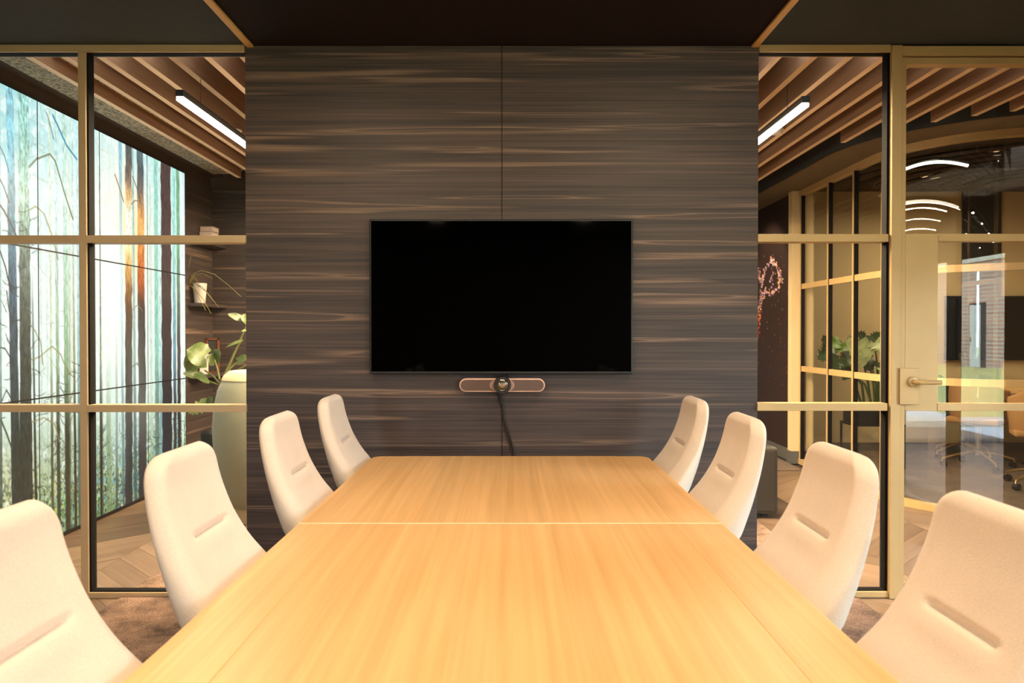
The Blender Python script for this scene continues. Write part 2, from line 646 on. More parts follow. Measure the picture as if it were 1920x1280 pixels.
# remaining walls of the meeting room (beside and behind the camera)
w = bx(X_L - 0.12, X_L, Y_REAR, YF - 0.02, 0, ZC).build('wall_left', M['wall_room'])
w['kind'] = 'structure'
wre = struct('wall_rear')
for x0, x1, z0, z1 in ((X_L, -2.72, 0, ZC), (-2.10, 1.88, 0, ZC), (2.78, X_R, 0, ZC), (-2.72, -2.10, 2.5, ZC), (1.88, 2.78, 2.5, ZC)):
    bx(x0, x1, Y_REAR - 0.12, Y_REAR, z0, z1).build('wall_section', M['wall_room'], wre)
for n, (x0, x1) in enumerate(((-2.72, -2.10), (1.88, 2.78))):
    wn = struct('window_%d' % (n + 5))
    fr = MB()
    for p in (x0 + 0.02, x1 - 0.02):
        fr.box(p - 0.02, p + 0.02, Y_REAR - 0.09, Y_REAR - 0.03, 0.05, 2.5)
    fr.box(x0, x1, Y_REAR - 0.09, Y_REAR - 0.03, 0, 0.05).box(x0, x1, Y_REAR - 0.09, Y_REAR - 0.03, 2.46, 2.5)
    fr.build('frame', M['black_frame'], wn)
    bx(x0, x1, Y_REAR - 0.064, Y_REAR - 0.056, 0.05, 2.46).build('glass_pane', M['glass'], wn)
wr = struct('wall_right')
for y0, y1, z0, z1 in ((-3.82, -3.6, 0, ZC), (-1.76, 1.35, 0, ZC), (2.66, 3.50, 0, ZC), (-3.6, -1.76, 2.5, ZC), (1.35, 2.66, 2.5, ZC)):
    bx(X_R, X_R + 0.12, y0, y1, z0, z1).build('wall_section', M['wall_room'], wr)
# daylight windows in the right hand wall, seen mirrored in the door glass
for n, (y0, y1, posts) in enumerate(((-3.6, -1.76, (-2.68,)), (1.35, 2.66, (2.06,)))):
    wn = struct('window_%d' % (n + 3))
    fr = MB()
    for p in (y0 + 0.02, y1 - 0.02) + posts:
        pw_ = 0.035 if p in posts else 0.02
        fr.box(X_R + 0.03, X_R + 0.09, p - pw_, p + pw_, 0.05, 2.5)
    fr.box(X_R + 0.03, X_R + 0.09, y0, y1, 0.0, 0.05).box(X_R + 0.03, X_R + 0.09, y0, y1, 2.46, 2.5)
    fr.build('frame', M['black_frame'], wn)
    bx(X_R + 0.055, X_R + 0.063, y0, y1, 0.05, 2.46).build('glass_pane', M['glass'], wn)
    if n == 1:
        bx(X_R + 0.01, X_R + 0.02, y0, y1, 1.72, 2.49).build('roller_blind', M['blind'], wn)

# ------------------------------------------------------------------ forest print (raster computed here, stored as colours on the panels)
rng = np.random.RandomState(11)


def vnoise(h, w, ny, nx, seed):
    r = np.random.RandomState(seed)
    g = r.rand(ny + 2, nx + 2)
    y = np.linspace(0, ny, h)
    x = np.linspace(0, nx, w)
    yi, xi = y.astype(int), x.astype(int)
    fy, fx = y - yi, x - xi
    fy, fx = fy * fy * (3 - 2 * fy), fx * fx * (3 - 2 * fx)
    a = g[np.ix_(yi, xi)]
    b = g[np.ix_(yi, xi + 1)]
    c = g[np.ix_(yi + 1, xi)]
    d = g[np.ix_(yi + 1, xi + 1)]
    return (a * (1 - fx) + b * fx) * (1 - fy)[:, None] + (c * (1 - fx) + d * fx) * fy[:, None]


def sm(a, b, x):
    t = np.clip((x - a) / (b - a), 0, 1)
    return t * t * (3 - 2 * t)


FX = X_L + 0.02               # face of the light box wall
FY0, FSP = 3.684, 0.6528
FZ = [0.015, 0.867, 1.734, 2.593]
NYC, NZC = 112, 148           # colour cells per panel
W, H = 4 * NYC + 1, 3 * NZC + 1
yy = FY0 + np.linspace(0, 4 * FSP, W)
colpx = VPX + FX * FPX / yy    # where each column stands along the wall, used as the print's own scale
zz = np.concatenate([np.linspace(FZ[k], FZ[k + 1], NZC + 1)[(0 if k == 0 else 1):] for k in range(3)])
PX = np.repeat(colpx[None, :], H, 0)
ZN = np.repeat((zz / 2.593)[:, None], W, 1)
img = np.zeros((H, W, 3))


def over(c, a):
    global img
    c = np.asarray(c, float)
    if c.ndim == 1:
        c = c[None, None, :]
    img = img * (1 - a[..., None]) + c * a[..., None]


def col3(stops):
    """colour by height: stops of (zn, rgb)"""
    zs = [s[0] for s in stops]
    return np.stack([np.interp(ZN, zs, [s[1][k] for s in stops]) for k in range(3)], -1)


img = col3([(0, (120, 142, 120)), (0.12, (165, 182, 150)), (0.25, (196, 214, 196)), (0.34, (226, 238, 230)), (0.6, (238, 244, 240)), (0.85, (222, 240, 240)),
            (1, (190, 226, 230))])
left = sm(190, -20, PX)
over((176, 222, 222), left * sm(0.45, 1.0, ZN) * 0.55)
over((226, 214, 160), sm(150, 0, PX) * sm(0.34, 0.12, ZN) * 0.55)
mott = vnoise(H, W, 60, 50, 3) * 0.6 + vnoise(H, W, 150, 120, 4) * 0.4
over((255, 255, 252), sm(0.5, 0.8, mott) * 0.55)
over((140, 196, 200), sm(0.52, 0.22, mott) * sm(0.55, 1.0, ZN) * left * 0.45)
sun = np.exp(-(((PX - 232) / 46) ** 2 + ((ZN - 0.76) / 0.17) ** 2))
over((255, 244, 214), np.clip(sun * 1.1, 0, 1) * 0.9)
over((255, 214, 130), np.exp(-(((PX - 240) / 22) ** 2 + ((ZN - 0.74) / 0.12) ** 2)) * 0.7)
# undergrowth
ug = vnoise(H, W, 130, 170, 5) * 0.55 + vnoise(H, W, 260, 300, 6) * 0.45
low = sm(0.30, 0.03, ZN)
over((26, 40, 34), sm(0.42, 0.68, ug) * low * 0.85)
ug2 = vnoise(H, W, 160, 200, 7)
over((96, 158, 60), sm(0.55, 0.8, ug2) * sm(0.20, 0.02, ZN) * 0.8)
over((226, 206, 96), sm(0.68, 0.85, vnoise(H, W, 140, 190, 8)) * sm(0.24, 0.05, ZN) * 0.6)
over((92, 158, 186), sm(0.58, 0.85, vnoise(H, W, 90, 110, 9)) * sm(0.26, 0.08, ZN) * sm(60, 200, PX) * 0.5)


def stamp(pts, wpx, c, a):
    """a crooked branch: pts of (px, zn), drawn with a soft round brush in the print's scale"""
    for (x0, z0), (x1, z1) in zip(pts[:-1], pts[1:]):
        lo, hi = min(x0, x1) - wpx - 1.5, max(x0, x1) + wpx + 1.5
        jc = np.where((colpx > lo) & (colpx < hi))[0]
        pz = 1.0 / 620.0
        ic = np.where((zz / 2.593 > min(z0, z1) - (wpx + 2) * pz) & (zz / 2.593 < max(z0, z1) + (wpx + 2) * pz))[0]
        if len(jc) == 0 or len(ic) == 0:
            continue
        X = colpx[jc][None, :]
        Zc = (zz[ic] / 2.593)[:, None] / pz
        ax, az, bx_, bz = x0, z0 / pz, x1, z1 / pz
        L2 = (bx_ - ax) ** 2 + (bz - az) ** 2 + 1e-9
        t = np.clip(((X - ax) * (bx_ - ax) + (Zc - az) * (bz - az)) / L2, 0, 1)
        d = np.sqrt((X - ax - t * (bx_ - ax)) ** 2 + (Zc - az - t * (bz - az)) ** 2)
        al = sm(wpx + 0.7, max(wpx - 0.5, 0), d) * a
        s = np.ix_(ic, jc)
        img[s] = img[s] * (1 - al[..., None]) + np.array(c, float) * al[..., None]


def twigs(n, x0, x1, z0, z1, c, a, wpx, ln=26):
    for _ in range(n):
        x, z = rng.uniform(x0, x1), rng.uniform(z0, z1)
        ang = rng.uniform(-1.2, 1.2) + (PI if rng.rand() < 0.5 else 0)
        pts = [(x, z)]
        for k in range(5):
            x += math.cos(ang) * ln / 5
            z += math.sin(ang) * ln / 5 / 620
            ang += rng.uniform(-0.5, 0.5)
            pts.append((x, z))
        stamp(pts, wpx, c, a)


twigs(120, -10, 160, 0.3, 1.0, (150, 160, 138), 0.40, 0.35)
twigs(60, 160, 330, 0.45, 0.98, (196, 196, 160), 0.4, 0.35)
bark = vnoise(H, W, 70, 420, 21) * 0.6 + vnoise(H, W, 180, 420, 22) * 0.4


def trunk(xt, xb, wt, wb_, stops, a=1.0, z0=0.0, z1=1.0, soft=0.8, tex=0.35, flare=0.0):
    cx = xb + (xt - xb) * ZN
    wd = wb_ + (wt - wb_) * ZN + flare * sm(0.45, 0.0, ZN)
    wob = (vnoise(H, W, 40, 3, int(xt * 7) % 997) - 0.5) * min(2.0, wt * 0.14)
    d = np.abs(PX - cx - wob)
    al = sm(wd / 2 + soft, wd / 2 - soft, d) * a * sm(z0 - 0.05, z0 + 0.02, ZN) * sm(z1 + 0.03, z1 - 0.12, ZN) if (z0 > 0 or z1 < 1) else sm(wd / 2 + soft, wd / 2 - soft, d) * a
    c = col3(stops) * (1 - tex * 0.75 + tex * 1.5 * bark)[..., None]
    over(c, al)


pale = [(0, (120, 140, 110)), (0.3, (176, 200, 176)), (1, (206, 232, 222))]
# far pale trunks
for x, wd, a in ((74, 4, .5), (86, 3, .45), (131, 3, .5), (147, 5, .6), (176, 6, .5), (205, 5, .35), (214, 4, .35), (262, 3, .4), (281, 5, .6), (299, 4, .6)):
    trunk(x, x + 1, wd, wd + 1, pale, a, soft=1.6)
dk = lambda top, mid, bot: [(0, bot), (0.25, bot), (0.42, mid), (0.75, top), (1, top)]
trunk(93, 95, 4, 5, dk((214, 226, 200), (196, 208, 172), (74, 72, 44)), 0.9, soft=1.0)
trunk(105, 107, 5, 7, dk((196, 222, 210), (150, 174, 140), (58, 60, 44)), 0.95, soft=1.0)
trunk(121, 124, 8, 9, dk((196, 226, 212), (140, 172, 132), (50, 52, 36)), 0.95, soft=1.0)
trunk(129, 129, 2, 3, dk((216, 226, 196), (170, 160, 116), (84, 76, 52)), 0.8, soft=0.8)
trunk(136, 139, 3, 5, dk((206, 226, 214), (150, 150, 100), (48, 44, 32)), 0.95, soft=0.8)
trunk(146, 148, 4, 8, dk((190, 224, 230), (140, 186, 190), (70, 86, 74)), 0.85, soft=1.2)
# the big pair at the left
trunk(57, 66, 2, 5, dk((200, 224, 210), (88, 108, 96), (34, 34, 28)), 0.9, 0.0, 0.62)
trunk(20, 28, 14, 17, [(0, (40, 48, 46)), (0.3, (46, 56, 54)), (0.5, (64, 80, 90)), (0.68, (84, 118, 136)), (0.85, (136, 190, 204)), (1, (150, 206, 220))], 0.97, tex=0.5)
trunk(46, 47, 20, 22, [(0, (40, 46, 38)), (0.3, (50, 54, 46)), (0.5, (80, 84, 74)), (0.64, (112, 124, 110)), (0.78, (168, 206, 186)), (1, (164, 214, 206))], 0.98, tex=0.55, flare=4)
trunk(36, 38, 4, 34, dk((160, 208, 196), (70, 84, 84), (44, 52, 44)), 0.95, 0.0, 0.34, tex=0.5)
trunk(0, -3, 5, 8, dk((150, 190, 190), (120, 150, 140), (60, 70, 60)), 0.8)
# right pane trunks
trunk(187, 188, 3, 5, dk((226, 234, 216), (206, 216, 184), (64, 62, 44)), 0.9, soft=1.0)
trunk(198, 202, 3, 10, dk((232, 240, 226), (222, 232, 212), (120, 140, 96)), 0.75, soft=1.4)
trunk(219, 216, 3, 4, dk((240, 240, 224), (176, 186, 140), (66, 70, 60)), 0.9, soft=0.9)
trunk(226, 229, 6, 4, dk((120, 170, 190), (140, 186, 186), (70, 86, 96)), 0.85, soft=1.0)
over((255, 255, 250), np.clip(np.exp(-(((PX - 214) / 24) ** 2 + ((ZN - 0.62) / 0.28) ** 2)) * 0.85, 0, 1))
g1 = [(0, (36, 36, 40)), (0.4, (56, 48, 42)), (0.53, (84, 58, 38)), (0.60, (150, 96, 52)), (0.66, (222, 164, 92)), (0.71, (255, 228, 164)), (0.75, (255, 250, 228)), (0.82, (255, 246, 218)), (0.86, (226, 182, 122)), (0.91, (128, 106, 96)), (1, (84, 84, 84))]
trunk(242, 239, 12, 14, g1, 0.97, tex=0.45)
trunk(250, 252, 3, 6, dk((150, 190, 196), (120, 150, 140), (62, 80, 92)), 0.85)
g2 = [(0, (44, 40, 44)), (0.38, (58, 52, 48)), (0.55, (66, 56, 50)), (0.575, (96, 58, 40)), (0.62, (176, 86, 40)), (0.70, (214, 120, 56)), (0.77, (240, 176, 100)), (0.83, (214, 150, 90)), (0.89, (120, 104, 96)), (0.95, (84, 92, 96)), (1, (96, 116, 120))]
trunk(264, 266, 12, 15, g2, 0.97, tex=0.45)
trunk(292, 293, 7, 8, dk((150, 206, 186), (130, 190, 168), (84, 110, 100)), 0.9, soft=1.2)
trunk(299, 300, 4, 4, dk((206, 236, 236), (190, 226, 230), (110, 150, 160)), 0.8)
trunk(311, 312, 19, 18, dk((84, 66, 62), (66, 54, 52), (44, 42, 48)), 1.0, tex=0.35, soft=0.6)
trunk(326, 327, 6, 5, dk((160, 220, 206), (104, 144, 164), (48, 48, 56)), 0.95)
trunk(334, 335, 6, 6, dk((120, 170, 130), (76, 66, 64), (46, 44, 50)), 0.97)
trunk(341, 341.5, 4, 3, dk((238, 246, 240), (250, 250, 236), (222, 232, 214)), 0.95)
# branches
B = lambda pts, w_, c, a=0.95: stamp([(p[0], p[1]) for p in pts], w_, c, a)
B([(56, 0.845), (72, 0.872), (94, 0.892), (104, 0.88), (112, 0.85), (122, 0.81), (137, 0.755)], 1.1, (106, 106, 74))
B([(56, 0.75), (68, 0.762), (82, 0.75), (97, 0.705), (108, 0.655)], 0.9, (150, 148, 104))
B([(0, 0.745), (8, 0.735), (20, 0.712), (32, 0.685)], 1.3, (70, 76, 70))
B([(100, 0.985), (112, 0.96), (126, 0.928), (145, 0.905)], 1.3, (60, 130, 160))
B([(88, 0.985), (96, 0.955), (101, 0.93)], 0.7, (96, 130, 130))
B([(0, 0.80), (8, 0.785), (18, 0.755)], 1.0, (66, 84, 84))
B([(0, 0.87), (10, 0.85), (18, 0.82)], 1.0, (90, 130, 140))
B([(0, 0.652), (10, 0.62), (19, 0.575)], 1.0, (40, 46, 44))
B([(12, 0.57), (16, 0.53), (24, 0.505), (38, 0.51)], 0.8, (60, 62, 52))
B([(0, 0.45), (8, 0.448), (20, 0.425)], 0.8, (54, 60, 54))
B([(0, 0.335), (10, 0.36), (22, 0.335)], 0.8, (54, 60, 54))
B([(0, 0.30), (10, 0.27), (20, 0.235)], 1.3, (72, 76, 60))
B([(0, 0.115), (12, 0.10), (22, 0.085)], 1.0, (40, 44, 40))
B([(56, 0.42), (70, 0.425), (96, 0.45), (112, 0.43), (127, 0.38)], 0.8, (156, 144, 96))
B([(56, 0.50), (66, 0.485), (74, 0.46), (78, 0.41)], 0.7, (140, 130, 92))
B([(58, 0.285), (80, 0.29), (100, 0.27), (109, 0.225)], 0.8, (150, 136, 90))
B([(216, 0.905), (224, 0.875), (232, 0.84)], 0.9, (168, 116, 70))
B([(249, 0.92), (258, 0.89), (266, 0.85)], 0.7, (96, 100, 92))
B([(247, 0.84), (253, 0.853), (259, 0.856)], 0.7, (120, 96, 76))
B([(247, 0.545), (258, 0.562), (267, 0.545)], 0.6, (140, 120, 84))
B([(246, 0.385), (256, 0.395), (258, 0.388)], 0.7, (96, 90, 66))
B([(224, 0.21), (229, 0.198), (233, 0.19)], 0.6, (70, 70, 66))
twigs(34, -10, 60, 0.15, 0.75, (52, 60, 54), 0.8, 0.3, 18)
twigs(70, 55, 160, 0.05, 0.42, (70, 66, 46), 0.75, 0.3, 22)
twigs(60, 160, 345, 0.0, 0.25, (40, 44, 44), 0.7, 0.3, 16)
# sun shafts and mist
shaft = np.exp(-((((PX - 232) + (ZN - 0.76) * 60) / 26) ** 2)) * sm(0.8, 0.2, ZN) * sm(0.02, 0.3, ZN)
over((236, 248, 232), shaft * 0.25)
over((206, 236, 226), np.exp(-(((PX - 215 - (0.3 - ZN) * 40) / 16) ** 2 + ((ZN - 0.22) / 0.14) ** 2)) * 0.4)
img = np.clip(img, 0, 255)
IMG = np.where(img / 255 <= 0.04045, img / 255 / 12.92, ((img / 255 + 0.055) / 1.055) ** 2.4)


def colour_grid(name, P, C, mat, parent=None, flip=False):
    """grid mesh with points P[h,w,3] and a colour per point; a thin backing gives it depth"""
    h, w_ = P.shape[:2]
    off = np.array(OFF.get(parent, Vector((0, 0, 0))))
    me = bpy.data.meshes.new(name)
    me.vertices.add(h * w_)
    me.vertices.foreach_set('co', (P - off).reshape(-1).astype(np.float32))
    i = np.arange((h - 1) * (w_ - 1))
    a = (i // (w_ - 1)) * w_ + i % (w_ - 1)
    q = np.stack([a, a + 1, a + 1 + w_, a + w_], 1)
    if flip:
        q = q[:, ::-1]
    me.loops.add(q.size)
    me.loops.foreach_set('vertex_index', np.ascontiguousarray(q).reshape(-1).astype(np.int32))
    me.polygons.add(len(q))
    me.polygons.foreach_set('loop_start', (np.arange(len(q)) * 4).astype(np.int32))
    me.update(calc_edges=True)
    ca = me.color_attributes.new('print', 'FLOAT_COLOR', 'POINT')
    cc = np.ones((h * w_, 4), np.float32)
    cc[:, :3] = C.reshape(-1, 3)
    ca.data.foreach_set('color', cc.reshape(-1))
    me.materials.append(mat)
    me.validate()
    o = bpy.data.objects.new(name, me)
    COL.objects.link(o)
    if parent:
        o.parent = parent
        OFF[o] = Vector(off)
    return o


forest = thing('backlit_forest_wall', 'backlit forest photograph wall of large panels behind the left glass', 'mural', (FX, FY0, 0))
gp = 0.0045
for r in range(3):
    for c in range(4):
        i0, j0 = r * NZC, c * NYC
        sub = IMG[i0:i0 + NZC + 1, j0:j0 + NYC + 1]
        ys = np.linspace(FY0 + c * FSP + gp, FY0 + (c + 1) * FSP - gp, NYC + 1)
        zs = np.linspace(FZ[r] + (gp if r else 0.012), FZ[r + 1] - gp, NZC + 1)
        P = np.zeros((NZC + 1, NYC + 1, 3))
        P[..., 0] = FX + 0.004
        P[..., 1] = ys[None, :]
        P[..., 2] = zs[:, None]
        colour_grid('panel', P, sub, M['forest'], forest, flip=True)
bx(FX - 0.02, FX, FY0 - 0.02, FY0 + 4 * FSP + 0.012, 0.0, 2.605).build('backing_frame', M['black_frame'], forest)

# ------------------------------------------------------------------ corridor behind the glass
Y_BL = 6.88
wl = struct('wall_west')
bx(X_L - 0.14, FX - 0.02, 3.48, 6.30, 0, 2.70).build('backing', M['recess_brown'], wl)
bx(X_L - 0.14, FX - 0.012, 3.48, 6.30, 2.606, 2.70).build('top_band', M['recess_brown'], wl)
bx(X_L - 0.14, FX, 6.30, Y_BL, 0, 2.56).build('veneer', M['wood_far_y'], wl)
bx(X_L - 0.14, FX - 0.01, 6.30, Y_BL, 2.56, 2.70).build('top_band', M['recess_brown'], wl)
wn_ = struct('wall_north')
bx(X_L - 0.14, 0.1, Y_BL, Y_BL + 0.12, 0, 2.56).build('veneer', M['wood_far_x'], wn_)
bx(X_L - 0.14, 0.1, Y_BL + 0.02, Y_BL + 0.12, 2.56, 2.75).build('top_band', M['recess_brown'], wn_)
bx(0.0, 0.1, Y_BL, 9.0, 0, 2.75).build('return_wall', M['wall_dark'], wn_)
bx(0.0, 2.9, 9.0, 9.12, 0, 2.75).build('end_wall', M['wall_dark'], wn_)

we_ = struct('wall_corridor_end')
bx(X_R, 5.9, 3.42, 3.49, 0, 2.8).build('front_section', M['wall_dark'], we_)
bx(5.82, 5.9, 3.49, 4.9, 0, 2.8).build('end_section', M['beige_wall'], we_)

# sprayed soffit along the light wall, rounded at its far end
sof = struct('ceiling_soffit')
poly = [(FX - 0.03, 3.58), (-2.28, 3.58), (-2.28, 6.35)]
poly += [(-2.28 - 0.30 * (1 - math.cos(t)), 6.35 + 0.30 * math.sin(t)) for t in np.linspace(0.2, PI / 2, 7)]
poly += [(FX + 0.10, 6.65), (FX + 0.10, 3.70), (FX - 0.03, 3.70)]
MB().prism(poly, 2.66, 2.76).build('sprayed_soffit', M['spray'], sof)
bx(FX - 0.03, FX + 0.10, 3.70, Y_BL, 2.675, 2.76).build('recess', M['recess_brown'], sof)

cc_ = struct('ceiling_corridor')
bx(-2.95, 5.9, 3.63, 9.1, 2.76, 2.84).build('board', M['slot_ceiling'], cc_)
# slats: each a part; the right ones end along the curved bulkhead
RC = Vector((3.60, 5.75))
ZS = 2.585
k = -21
slx = [1.300 + 0.1732 * i for i in range(-21, 12)]
slx = [x for x in slx if x > -2.36]
for x in slx:
    y1 = 6.70 if x < 0 else 8.9
    if x > RC.x - 1.35:
        dx = RC.x - x
        y1 = RC.y - math.sqrt(max(1.35 ** 2 - dx * dx, 0)) if dx > 0 else RC.y - 1.35
    if x < -2.28:
        y1 = 6.45
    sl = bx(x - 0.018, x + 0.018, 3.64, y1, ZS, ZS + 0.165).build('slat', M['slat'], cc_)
    sl.data.materials.append(M['slat_edge'])          # pale wood on underside and sawn ends, brightened in place of light from below
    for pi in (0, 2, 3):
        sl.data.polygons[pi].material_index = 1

# linear pendant lamps
for x, y0, y1, lab in ((-1.633, 3.70, 6.3, 'slim linear pendant lamp behind the left glass wall'),
                       (1.497, 3.80, 6.3, 'slim linear pendant lamp behind the right glass pane')):
    z = 2.405
    t = thing('linear_lamp', lab, 'lamp', (x, y0, z), 'linear pendant lamps')
    bx(x - 0.019, x + 0.019, y0 - 0.004, y1, z + 0.010, z + 0.042).build('housing', M['black_metal'], t)
    bx(x - 0.0185, x + 0.0185, y0, y1 - 0.004, z - 0.010, z + 0.010).build('diffuser', M['lamp'], t, bevel=0.003)
    for yy_ in (y0 + 0.25, y1 - 0.3):
        MB().tube([(x, yy_, z + 0.04), (x, yy_, 2.76)], 0.0015, 6).build('wire', M['black_metal'], t)
# added fill lights without fixtures, unseen behind the timber wall, brightening floor and slats
for x, p in ((-0.85, 240), (0.0, 90), (0.78, 250)):
    area('corridor_fill', (x, 5.1, 2.45), 0.06, p, WARM, size_y=2.4)
for x, p in ((-1.633, 40), (1.497, 50)):
    area('linear_glow', (x, 5.0, 2.390), 0.03, p, WARM, size_y=2.5)

for x, y, lab in ((-1.825, 4.95, 'round white ceiling sensor beside the left linear lamp'), (1.755, 4.94, 'round white ceiling sensor beside the right linear lamp')):
    t = thing('smoke_detector', lab, 'sensor', (x, y, ZS), 'corridor sensors')
    MB().lathe([(0.040, 0), (0.042, -0.012), (0.032, -0.026), (0.0, -0.030)][::-1], (x, y, ZS), 20).build('body', M['white_plastic'], t, True)
    MB().lathe([(0.048, -0.004), (0.048, 0.004)], (x, y, ZS), 20).build('base', M['white_plastic'], t, True)

# ------------------------------------------------------------------ glass front, left
YG0, YG1 = YF + 0.03, YF + 0.042


def hbar(y0px, y1px, xa, xb, name, mat, par, ya=YF, yb=YF + 0.07, bev=0.0015):
    za, zb = at(960, y1px, ya).z, at(960, y0px, ya).z
    return bx(xa, xb, ya, yb, za, zb).build(name, mat, par, bevel=bev)


def vbar(x0px, x1px, za, zb, name, mat, par, ya=YF, yb=YF + 0.07, bev=0.0015):
    xa, xb = at(x0px, 640, ya).x, at(x1px, 640, ya).x
    return bx(xa, xb, ya, yb, za, zb).build(name, mat, par, bevel=bev)


W1 = struct('window_1')
xl = X_L + 0.02
hbar(83.5, 97, xl, XA - 0.002, 'top_frame', M['gold'], W1)
hbar(1111, 1123, xl, XA - 0.002, 'bottom_frame', M['gold'], W1)
za, zb = at(960, 1111, YF).z, at(960, 97, YF).z
vbar(149, 163, za, zb, 'mullion', M['gold'], W1)
vbar(163, 168.5, za, zb, 'gasket', M['gasket'], W1, YF + 0.012, YF + 0.06, 0)
hbar(1107.5, 1111, xl, XA - 0.002, 'gasket', M['gasket'], W1, YF + 0.012, YF + 0.06, 0)
hbar(97, 99.5, xl, XA - 0.002, 'gasket', M['gasket'], W1, YF + 0.012, YF + 0.06, 0)
xm0, xm1 = at(149, 640, YF).x, at(163, 640, YF).x
for y0, y1 in ((441, 455), (759, 772.5)):
    hbar(y0, y1, xl, xm0, 'rail', M['gold'], W1, YF + 0.001, YF + 0.068)
    hbar(y0, y1, xm1, XA + 0.004, 'rail', M['gold'], W1, YF - 0.004, YF + 0.068)
zg = at(960, 1109, YF).z
bx(xl, xm0 + 0.01, YG0, YG1, zg, zb).build('glass_pane', M['glass'], W1)
bx(xm1 - 0.01, XA - 0.002, YG0, YG1, zg, zb).build('glass_pane', M['glass'], W1)

# glass front, right: fixed pane and door
W2 = struct('window_2')
XJ0, XJ1 = at(1668, 640, YF).x, at(1687, 640, YF).x
hbar(83.5, 97, XB + 0.002, XJ0, 'top_frame', M['gold2'], W2)
hbar(1109, 1120, XB + 0.002, XJ0, 'bottom_frame', M['gold2'], W2)
vbar(1661, 1668, za, zb, 'gasket', M['gasket'], W2, YF + 0.012, YF + 0.06, 0)
hbar(1106, 1109, XB + 0.002, XJ0, 'gasket', M['gasket'], W2, YF + 0.012, YF + 0.06, 0)
hbar(97, 99, XB + 0.002, XJ0, 'gasket', M['gasket'], W2, YF + 0.012, YF + 0.06, 0)
for y0, y1 in ((438.5, 453), (756, 770)):
    hbar(y0, y1, XB - 0.004, at(1664, 640, YF).x, 'rail', M['gold2'], W2, YF - 0.004, YF + 0.068)
bx(XB + 0.002, XJ0, YG0, YG1, zg, zb).build('glass_pane', M['glass'], W2)

D1 = struct('door_1')
XDR = 2.80
zdt = at(960, 86, YF).z
bx(XJ0, XJ1, YF - 0.012, YF + 0.075, 0.0, zdt).build('jamb', M['gold2'], D1, bevel=0.002)
bx(XDR, XDR + 0.06, YF - 0.012, YF + 0.075, 0.0, zdt).build('jamb', M['gold2'], D1, bevel=0.002)
hbar(86, 104, XJ1, XDR, 'header', M['gold2'], D1, YF - 0.012, YF + 0.075)
hbar(104, 108, XJ1, XDR, 'gasket', M['gasket'], D1, YF + 0.012, YF + 0.06, 0)
XL0, XL1 = at(1688, 640, YF).x, at(1697, 640, YF).x
zlt = at(960, 107, YF).z
bx(XL0, XL1, YF, YF + 0.05, 0.01, zlt).build('stile', M['gold2'], D1, bevel=0.0015)
bx(XDR - 0.06, XDR - 0.004, YF, YF + 0.05, 0.01, zlt).build('stile', M['gold2'], D1, bevel=0.0015)
hbar(107.5, 120.5, XL1, XDR - 0.06, 'top_rail', M['gold2'], D1, YF, YF + 0.05)
hbar(1096, 1114, XL1, XDR - 0.06, 'bottom_rail', M['gold2'], D1, YF, YF + 0.05)
XK = at(1758, 640, YF).x
lp = bx(XL1, XK, YF, YF + 0.05, at(960, 770, YF).z, at(960, 438, YF).z).build('lock_panel', M['gold2'], D1, bevel=0.0015)
for y0, y1 in ((438, 452), (756.5, 770)):
    hbar(y0, y1, XK + 0.0015, XDR - 0.06, 'rail', M['gold2'], D1, YF, YF + 0.05)
bx(XL1, XDR - 0.06, YF + 0.022, YF + 0.030, at(960, 1100, YF).z, at(960, 116, YF).z).build('glass_pane', M['glass'], D1)
pp = bx(at(1683, 640, YF).x, at(1719, 640, YF).x, YF - 0.024, YF - 0.0125, at(960, 757, YF).z, at(960, 690, YF).z).build('handle_plate', M['gold2'], D1, bevel=0.001)
c0 = at(1706, 715, YF)
MB().lathe([(0.0255, 0), (0.0255, 0.008), (0.023, 0.010)], (c0.x, YF - 0.024, c0.z), 28, 'y').build('rose', M['gold2'], pp, True)
hx = at(1764, 715, YF - 0.07).x
MB().tube([(c0.x, YF - 0.030, c0.z), (c0.x, YF - 0.060, c0.z), (c0.x + 0.006, YF - 0.070, c0.z), (c0.x + 0.016, YF - 0.074, c0.z), (hx, YF - 0.074, c0.z)], 0.0105, 16).build('lever', M['gold2'], pp, True)

# ------------------------------------------------------------------ floor planks (chevron) and carpets
pw, ch = 0.17, 0.60           # plank width measured along the chevron column, column width
rndp = random.Random(5)
pm = {}
for s in (1, -1):
    mb = MB()
    g_ = 0.0012
    q = [(-ch / 2 + g_, -s * ch / 2 + g_ * s), (ch / 2 - g_, s * ch / 2 - g_ * s)]
    hw = pw * 0.6 - g_
    poly = [(q[0][0], q[0][1] - hw), (q[1][0], q[1][1] - hw), (q[1][0], q[1][1] + hw), (q[0][0], q[0][1] + hw)]
    # turn so that the plank's own length runs along y for the grain
    ang = PI / 2 - math.atan2(s * ch, ch)
    ca_, sa_ = math.cos(ang), math.sin(ang)
    mb.prism([(x * ca_ - y * sa_, x * sa_ + y * ca_) for x, y in poly], -0.012, 0.0)
    me = bpy.data.meshes.new('plank')
    me.from_pydata(mb.v, [], mb.f)
    me.materials.append(M['plank'])
    pm[s] = (me, -ang)
n_pl = 0
step = pw * 1.2
for ci, xc in enumerate(np.arange(-2.763 + ch / 2, 3.0, ch)):
    s = 1 if ci % 2 == 0 else -1
    for y in np.arange(2.7, 8.7, step):
        if xc > -1.0 and xc < 1.0:
            continue
        if xc > 2.4 and y > 5.5:
            continue
        if xc < 0 and y > 7.1:
            continue
        if abs(xc) < 1.7 and y < 3.2:
            continue
        o = bpy.data.objects.new('plank', pm[s][0])
        o.location = (xc, y, 0.0 - rndp.random() * 0.0008)
        o.rotation_euler = (0, 0, pm[s][1])
        o.parent = floor
        COL.objects.link(o)
        n_pl += 1
print('planks', n_pl)

